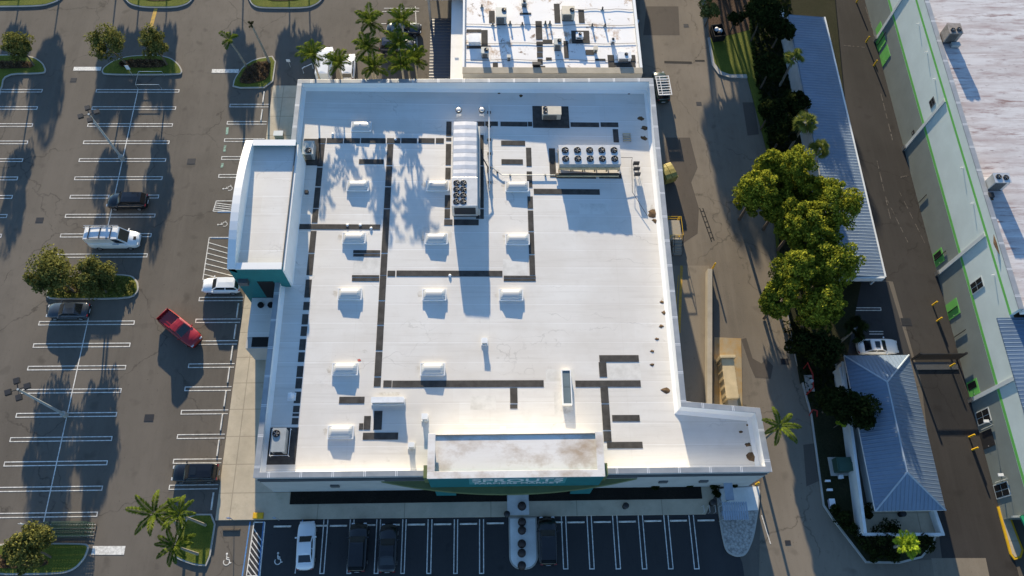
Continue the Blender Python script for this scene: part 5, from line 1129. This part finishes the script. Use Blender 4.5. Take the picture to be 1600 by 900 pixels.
m.tube([(xa, ya+.5, 0), (xa, ya+.5, 1.0), (xb, yb+.5, 1.0), (xb, yb+.5, 0)], .05, n=6); m.tube([(xa, ya+1.6, 0), (xa, ya+.5, .9)], .05, n=6); m.build('rail', M['ywhite'], t)
x, y = at(436, 210, .6); t = thing('equipment_box', 'pale box on the left pavement behind the side sign tower', 'box', (x, y, .13)); MB().box(x-.6, x+.5, y-.3, y+.35, .13, .8).build('cabinet', M['conc'], t, bevel=.03); MB().box(x-.65, x+.55, y-.35, y+.4, .801, .86).build('lid', M['bluewhite'], t)

# ------------------------------------------------------------ trees
rg = np.random.default_rng(11)
def leaf_cards(pts, outw, size, aspect=.55):
    n = len(pts); a = rg.normal(size=(n, 3)); nrm = outw*.55 + rg.normal(size=(n, 3))*.75; nrm /= np.linalg.norm(nrm, axis=1, keepdims=True)
    t = np.cross(nrm, a); t /= np.linalg.norm(t, axis=1, keepdims=True); b = np.cross(nrm, t); s = size*rg.uniform(.6, 1.35, (n, 1))
    v = np.stack([pts-t*s, pts-b*s*aspect, pts+t*s, pts+b*s*aspect], 1).reshape(-1, 3); return v
def mesh_np(name, v, k, mat, parent, loc):
    me = bpy.data.meshes.new(name); n = len(v)//k; me.vertices.add(len(v)); me.vertices.foreach_set('co', (v-np.array(loc)).astype(np.float32).ravel())
    me.loops.add(len(v)); me.loops.foreach_set('vertex_index', np.arange(len(v), dtype=np.int32)); me.polygons.add(n)
    me.polygons.foreach_set('loop_start', np.arange(0, len(v), k, dtype=np.int32)); me.update(calc_edges=True); me.validate()
    me.materials.append(mat); o = bpy.data.objects.new(name, me); C.objects.link(o); o.parent = parent; return o
def crown_pts(c, r, rz, lobes, per, lr=.42, low=-.5):
    pts, out = [], []
    for i in range(lobes):
        d = rg.normal(size=3); d /= np.linalg.norm(d); d[2] = max(low, d[2]); q = c + d*np.array([r, r, rz])*rg.uniform(.45, .82)
        R_ = r*lr*rg.uniform(.5, 1.5); e = rg.normal(size=(per, 3)); e /= np.linalg.norm(e, axis=1, keepdims=True)
        rad = R_*rg.uniform(.35, 1.0, (per, 1))**.5; pts.append(q + e*rad*np.array([1, 1, .8])); out.append(e*.7 + d*.5)
    return np.concatenate(pts), np.concatenate(out)
def tree(label, u, v, zc, r, rz, mat, lobes=16, per=230, size=.2, grp=None, name='broadleaf_tree', trunk=.13, lean=(0, 0), lr=.42, world=None, low=-.5):
    x, y = world if world else at(u, v, zc); bx, by = x-lean[0], y-lean[1]
    t = thing(name, label, 'tree', (bx, by, .1), grp); pts, out = crown_pts(np.array([x, y, zc]), r, rz, lobes, per, lr, low)
    mesh_np('crown', leaf_cards(pts, out, size), 4, M[mat], t, (bx, by, .1))
    m = MB(); k = Vector((x, y, zc-rz*.55)); m.tube([(bx, by, .1), Vector((bx, by, .1)).lerp(k, .5)+Vector((.08, .05, 0)), k], trunk, trunk*.6, 8)
    for i in range(5):
        a = i*1.256+rnd.random(); e = Vector((x+r*.6*math.cos(a), y+r*.6*math.sin(a), zc+rz*rnd.uniform(-.1, .35))); m.tube([k, k.lerp(e, .5)+Vector((0, 0, -.1*r)), e], trunk*.5, trunk*.15, 6)
    m.build('trunk', M['bark'], t); return t
LT = 'small trees in the car park islands'
tree('loose olive tree on the island at the top left corner', 27, 69, 4.2, 2.05, 2.3, 'leaf_olive', 30, 150, .13, LT, lr=.3)
tree('wider leaning tree on the left of the two-tree island', 166, 68, 4.4, 2.4, 2.5, 'leaf_olive', 36, 150, .13, LT, lean=(-.9, -.2), lr=.3)
tree('darker round tree on the right of the two-tree island', 239, 68, 4.2, 1.95, 2.4, 'leaf_olive', 34, 160, .13, LT, lean=(-.3, 0), lr=.32)
tree('larger left tree on the island beside the charcoal sedan', 78, 426, 4.3, 3.0, 2.4, 'leaf_olive', 52, 170, .14, LT, lean=(-1.0, .6), lr=.27)
tree('smaller right tree on the island beside the charcoal sedan', 146, 430, 4.0, 2.6, 2.2, 'leaf_olive', 42, 170, .14, LT, lean=(.2, .4), lr=.28)
tree('bushy olive tree on the bottom left island below the carts', 46, 858, 3.8, 2.6, 2.2, 'leaf_olive', 46, 170, .14, LT, lean=(-.3, .4), lr=.28)
BT = 'large trees between alley and carport'
for (u, v, zc, r, lb) in ((1180,300,6.6,2.9,'leftmost yellow-green tree overhanging the alley'),(1240,268,7.4,2.9,'uppermost yellow-green tree against the carport roof'),(1302,322,8.0,3.5,'large yellow-green tree covering most of the carport edge'),(1248,345,7.4,3.0,'central tree in the middle of the yellow-green clump'),(1304,412,7.4,3.2,'tree at the lower right of the yellow-green clump'),(1242,425,7.0,3.0,'lower left tree hanging over the alley edge'),(1282,480,6.0,2.9,'lowest tree of the yellow-green clump'),(1218,468,5.6,2.3,'small tree at the lower left tip of the yellow-green clump'),(1205,260,6.6,2.2,'small tree between the leftmost and uppermost of the yellow-green clump'),(1274,374,7.0,2.9,'inner tree between the central and the largest of the yellow-green clump'),(1216,322,5.8,2.3,'inner tree just right of the leftmost in the yellow-green clump'),(1272,302,6.6,2.5,'inner tree under the uppermost of the yellow-green clump')):
    tree(lb, u, v, zc, r, r*1.25, 'leaf_big', 110, 120, .15, BT, trunk=.2, lr=.19, low=-.95)
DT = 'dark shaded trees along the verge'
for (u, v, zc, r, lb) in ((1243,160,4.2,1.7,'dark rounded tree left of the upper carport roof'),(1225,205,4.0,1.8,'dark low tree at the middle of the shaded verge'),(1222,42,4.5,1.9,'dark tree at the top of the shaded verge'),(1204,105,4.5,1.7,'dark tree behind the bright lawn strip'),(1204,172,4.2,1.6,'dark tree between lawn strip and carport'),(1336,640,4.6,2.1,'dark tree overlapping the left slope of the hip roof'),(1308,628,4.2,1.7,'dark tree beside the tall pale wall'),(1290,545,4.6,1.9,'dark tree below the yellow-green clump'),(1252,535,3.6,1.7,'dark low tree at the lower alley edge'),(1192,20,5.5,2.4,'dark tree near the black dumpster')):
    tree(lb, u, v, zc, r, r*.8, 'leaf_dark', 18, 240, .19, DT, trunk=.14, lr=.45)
tree('loose brownish tree above the black dumpster', 1112, 12, 3.6, 1.7, 1.3, 'leaf_olive', 16, 110, .17, None, lr=.3)
tree('low brownish tree right of the black dumpster', 1150, 26, 3.2, 1.4, 1.1, 'leaf_dark', 14, 110, .17, None, lr=.3)
tree('dark bush with lime tips against the tall pale wall', 1314, 661, 2.2, .5, .5, 'leaf_lime', 5, 90, .12, None, 'shrub', .05)
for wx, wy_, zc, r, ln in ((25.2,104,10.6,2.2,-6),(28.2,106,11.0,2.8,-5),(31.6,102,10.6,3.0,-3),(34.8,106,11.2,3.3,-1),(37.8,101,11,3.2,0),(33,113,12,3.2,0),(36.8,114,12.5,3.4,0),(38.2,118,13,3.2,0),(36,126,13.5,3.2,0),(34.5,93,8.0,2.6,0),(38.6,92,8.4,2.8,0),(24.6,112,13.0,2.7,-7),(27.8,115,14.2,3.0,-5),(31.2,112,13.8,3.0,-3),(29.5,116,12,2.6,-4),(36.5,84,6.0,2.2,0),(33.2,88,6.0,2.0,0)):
    tree('tall dark tree standing north of the alley beyond the shop', 0, 0, zc, r, r*1.25, 'leaf_dark', 30, 105, .27, 'tall trees north of the alley', trunk=.26, world=(wx, wy_), lr=.33, lean=(ln, 0))  # out of view; outer trunks lean so their shadows miss the alley
for wx, wy_, zc, r in ((-66.5,97,5.6,1.7),(-61,96,6.0,1.9),(-53.5,98,6.2,1.9),(-49.8,94,5.2,1.6),(-46.5,99,6.2,1.8),(-35.6,95,5.6,1.8),(-29.5,98,6.4,2.0),(-26.5,96,5.6,1.6)):
    tree('loose olive tree standing north of the top islands', 0, 0, zc, r*1.1, r*1.3, 'leaf_olive', 26, 150, .22, 'trees north of the top islands', trunk=.14, world=(wx, wy_))
# palms
def palm(label, u, v, h, L, nf, mat='leaf_palm', grp=None, droop=.9, name='palm_tree', trunk=.13, up=.75, lean=(0, 0), seed=None, shaft=True, wid=.42):
    x, y = at(u, v, h); bx, by = x-lean[0], y-lean[1]; t = thing(name, label, 'palm tree', (bx, by, .1), grp); q = []; rb = []
    top = np.array([x, y, h-.35]); rr = np.random.default_rng(seed or int(u*7+v)); ms = MB()
    for i in range(nf):
        a = 2*math.pi*(i+rr.uniform(-.25, .25))/nf; el = up*rr.uniform(.4, 1.25) if i % 3 else up*1.5; l = L*rr.uniform(.8, 1.1); d = np.array([math.cos(a), math.sin(a), 0.]); sd_ = np.array([-math.sin(a), math.cos(a), 0.])
        p = top.copy(); ang = el; path = [p.copy()]; n = 15; st = l/n; pr = []
        for k in range(n):
            ang -= droop*(1.6*(k+1)/n)/n*1.6; p = p + st*(d*math.cos(ang)+np.array([0, 0, math.sin(ang)])); path.append(p.copy())
        for k in range(2, n+1):
            c = path[k]; f = k/n; ln = wid*l*.62*math.sin(math.pi*min(.97, .12+.86*f))**.7+.06; tang = (path[k]-path[k-1]); tang /= np.linalg.norm(tang)
            for sgn in (-1, 1):
                for sub in (0, .5):
                    c2 = c - tang*st*sub; dr = sgn*sd_*.80 + tang*.62 + np.array([0, 0, rr.uniform(-.55, .05)]); dr /= np.linalg.norm(dr); w2 = tang*.045*L/2.2*1.35
                    e = c2 + dr*ln*rr.uniform(.85, 1.1); mid = c2+dr*ln*.5+np.array([0, 0, .04])
                    q += [c2-w2, mid-w2*1.1, e, mid+w2*1.1]
        ms.tube([Vector(w_) for w_ in path[::3]], .035, .012, 5)
    mesh_np('crown', np.array(q), 4, M[mat], t, (bx, by, .1)); ms.build('frond_stems', M[mat], t)
    m = MB(); m.tube([(bx, by, .1), (bx+(x-bx)*.4, by+(y-by)*.4, h*.45), (x, y, h-(1.0 if shaft else .3))], trunk*1.25, trunk*.8, 10); m.build('trunk', M['palmbark'], t)
    if shaft: MB().tube([(x, y, h-1.0), (x, y, h-.3)], trunk*.9, trunk*.5, 9).build('crownshaft', plain('green_crownshaft', (.12, .17, .05), .6) if 'green_crownshaft' not in MATS else MATS['green_crownshaft'], t)
    return t
RP = 'feathery palms behind the rear parapet'
for i, (u, v, h, lb) in enumerate(((487,84,10.0,'leftmost rear palm, shading the white van'),(528,97,10.6,'rear palm drooping over the parapet left of the white car'),(577,32,11.4,'upper left palm of the rear cluster'),(627,30,11.6,'upper right palm of the rear cluster'),(573,72,10.2,'inner palm between upper and lower rear rows'),(622,66,10.8,'inner palm on the right of the rear cluster'),(583,102,11.2,'lower middle palm close to the rear parapet'),(627,101,11.4,'lower right palm drooping over the rear parapet'),(648,92,7.0,'short yellowing palm by the shop wall'))):
    while at(u, v, h)[1] < 64.3: h -= .1
    palm(lb, u, v, h, 2.3, 12, 'leaf_palm', RP, droop=1.0, up=.85)
LP = 'slim palms at the lot islands'
palm('small palm with five stiff fronds left of the leaning bare palm', 357, 58, 5.6, 1.5, 7, 'leaf_palm', LP, up=.5, lean=(-.8, .2), wid=.5)
palm('leaning palm with a tiny tuft on a long bare trunk', 392, 36, 7.2, .65, 6, 'leaf_dark', LP, up=1.0, lean=(-.6, .3), wid=.5, shaft=False)
palm('yellow-tipped palm leaning furthest into the lane at lower left', 238, 802, 6.2, 2.7, 8, 'leaf_palm', LP, up=.55, lean=(-1.2, .4), droop=.8, wid=.27)
palm('middle palm of the three on the lower left island', 278, 803, 6.4, 2.2, 9, 'leaf_palm', LP, up=.6, lean=(-.6, .2), wid=.28)
palm('lower palm of the three on the lower left island', 270, 852, 5.2, 2.2, 10, 'leaf_palm', LP, up=.5, lean=(-.7, .3), wid=.28)
palm('lone palm overhanging the right corner of the front roof', 1220, 664, 9.0, 2.4, 7, 'leaf_palm', LP, up=.45, lean=(-.3, 0), droop=.8, wid=.3)
palm('bright lime bushy palm at the foot of the white yard wall', 1416, 850, 3.6, 1.7, 17, 'leaf_lime', None, up=1.0, droop=.9, wid=.45)
def fanpalm(label, u, v, h, r, mat='leaf_cab', n=34):
    x, y = at(u, v, h); t = thing('fan_palm', label, 'palm tree', (x, y, .1), 'fan palms beside the carport'); q = []
    for i in range(n):
        d = rg.normal(size=3); d[2] = abs(d[2])*.9-.25; d /= np.linalg.norm(d); c = np.array([x, y, h-.2])+d*r*rg.uniform(.08, .55); a = np.cross(d, rg.normal(size=3)); a /= np.linalg.norm(a); b = np.cross(d, a)
        for k in range(9):
            th = -1.1+2.2*k/8; e = c+(d*math.cos(th)+a*math.sin(th))*r*.5+np.array([0, 0, -.12*r]); sdv = (a*math.cos(th)-d*math.sin(th))*r*.05; m_ = (c+e)/2; q += [c, m_-sdv, e, m_+sdv]
    mesh_np('crown', np.array(q), 4, M[mat], t, (x, y, .1)); MB().tube([(x, y, .1), (x, y, h-.2)], .17, .15, 9).build('trunk', M['palmbark'], t)
fanpalm('topmost fan palm at the left edge of the carport roof', 1242, 88, 6.2, 1.55); fanpalm('larger fan palm above the yellow-green clump', 1259, 190, 6.0, 1.9, n=44); fanpalm('small fan palm touching the top of the yellow-green clump', 1281, 231, 5.8, 1.45); fanpalm('grey-green fan palm above the white sedan', 1337, 513, 4.6, 1.8, 'leaf_dark', 46)
# shrubs and bed plants
def shrub(label, u, v, r, mat='leaf_dark', grp='shrubs', z=.3, n=6):
    x, y = at(u, v, z); t = thing('shrub', label, 'shrub', (x, y, .15), grp); pts, out = crown_pts(np.array([x, y, z+r*.5]), r, r*.7, n, 110, .5, -.1); mesh_np('foliage', leaf_cards(pts, out, .13), 4, M[mat], t, (x, y, .15)); MB().tube([(x, y, .15), (x, y, z+r*.4)], .05, .03, 6).build('stem', M['bark'], t)
for u, v, r, lb in ((1310,806,1.0,'rounded shrub at the angled kerb'),(1300,800,.7,'small shrub nearest the lavender box'),(1345,850,1.0,'shrub at the foot of the tall pale wall'),(1375,845,1.3,'dark shrub left of the lime palm'),(1442,848,1.0,'shrub right of the lime palm'),(1365,866,.9,'low shrub along the curved kerb'),(1386,826,1.1,'dark shrub inside the paved yard'),(1355,800,.8,'brown-edged shrub at the yard corner'),(1325,828,.9,'shrub midway along the angled kerb'),(1395,868,.8,'low shrub below the lime palm')): shrub(lb, u, v, r)
for u, v, r, lb in ((1022,760,.5,'small plant at the front wall under the right eyebrow'),(1077,757,.45,'small plant at the front wall right of centre'),(1112,758,.6,'plant at the front wall near the slatted shelter'),(1145,757,.6,'dark plant at the right end of the front bed'),(1118,772,.5,'plant at the corner of the front bed')): shrub(lb, u, v, r, 'leaf_dark', 'small plants in the front bed', .4)
def bedcover(label_, poly, n, mat='leaf_bed', size=.12):
    p = np.array(px(poly)); lo, hi = p.min(0), p.max(0); P2 = smooth_poly([tuple(a) for a in p], 1); out = []
    def inside(x, y):
        c = False; k = len(P2)
        for i in range(k):
            (x1, y1), (x2, y2) = P2[i], P2[(i+1) % k]
            if (y1 > y) != (y2 > y) and x < (x2-x1)*(y-y1)/(y2-y1)+x1: c = not c
        return c
    while len(out) < n:
        x, y = rg.uniform(lo, hi)
        if inside(x, y): out.append((x, y, .22+rg.uniform(0, .35)*math.sin(3*x+2*y)**2))
    pts = np.array(out); o = mesh_np('bed_plants', leaf_cards(pts, np.tile([0, 0, 1.], (n, 1)), size), 4, M[mat], None, (0, 0, 0)); o['kind'] = 'stuff'
for poly, n in (([(185,98),(205,95),(245,94),(260,97),(262,103),(250,107),(190,107)], 900), ([(-25,97),(50,97),(54,104),(48,108),(-25,109)], 800), ([(372,130),(385,108),(400,99),(424,96),(420,125),(390,133)], 800), ([(84,455),(120,440),(180,438),(176,452),(120,460)], 700), ([(-20,868),(60,866),(80,880),(60,888),(-20,888)], 600)): bedcover('', poly, n)
bedcover('', [(1165,-20),(1230,-20),(1240,60),(1235,130),(1228,300),(1212,300),(1200,240),(1178,120)], 2600, 'leaf_dark', .28)
bedcover('', [(1215,500),(1250,500),(1300,560),(1310,600),(1290,640),(1265,640),(1244,560)], 900, 'leaf_dark', .2)
bedcover('', [(75,463),(80,445),(120,434),(200,432),(214,445),(212,460),(200,466),(90,466)], 1500, 'leaf_olive', .14)
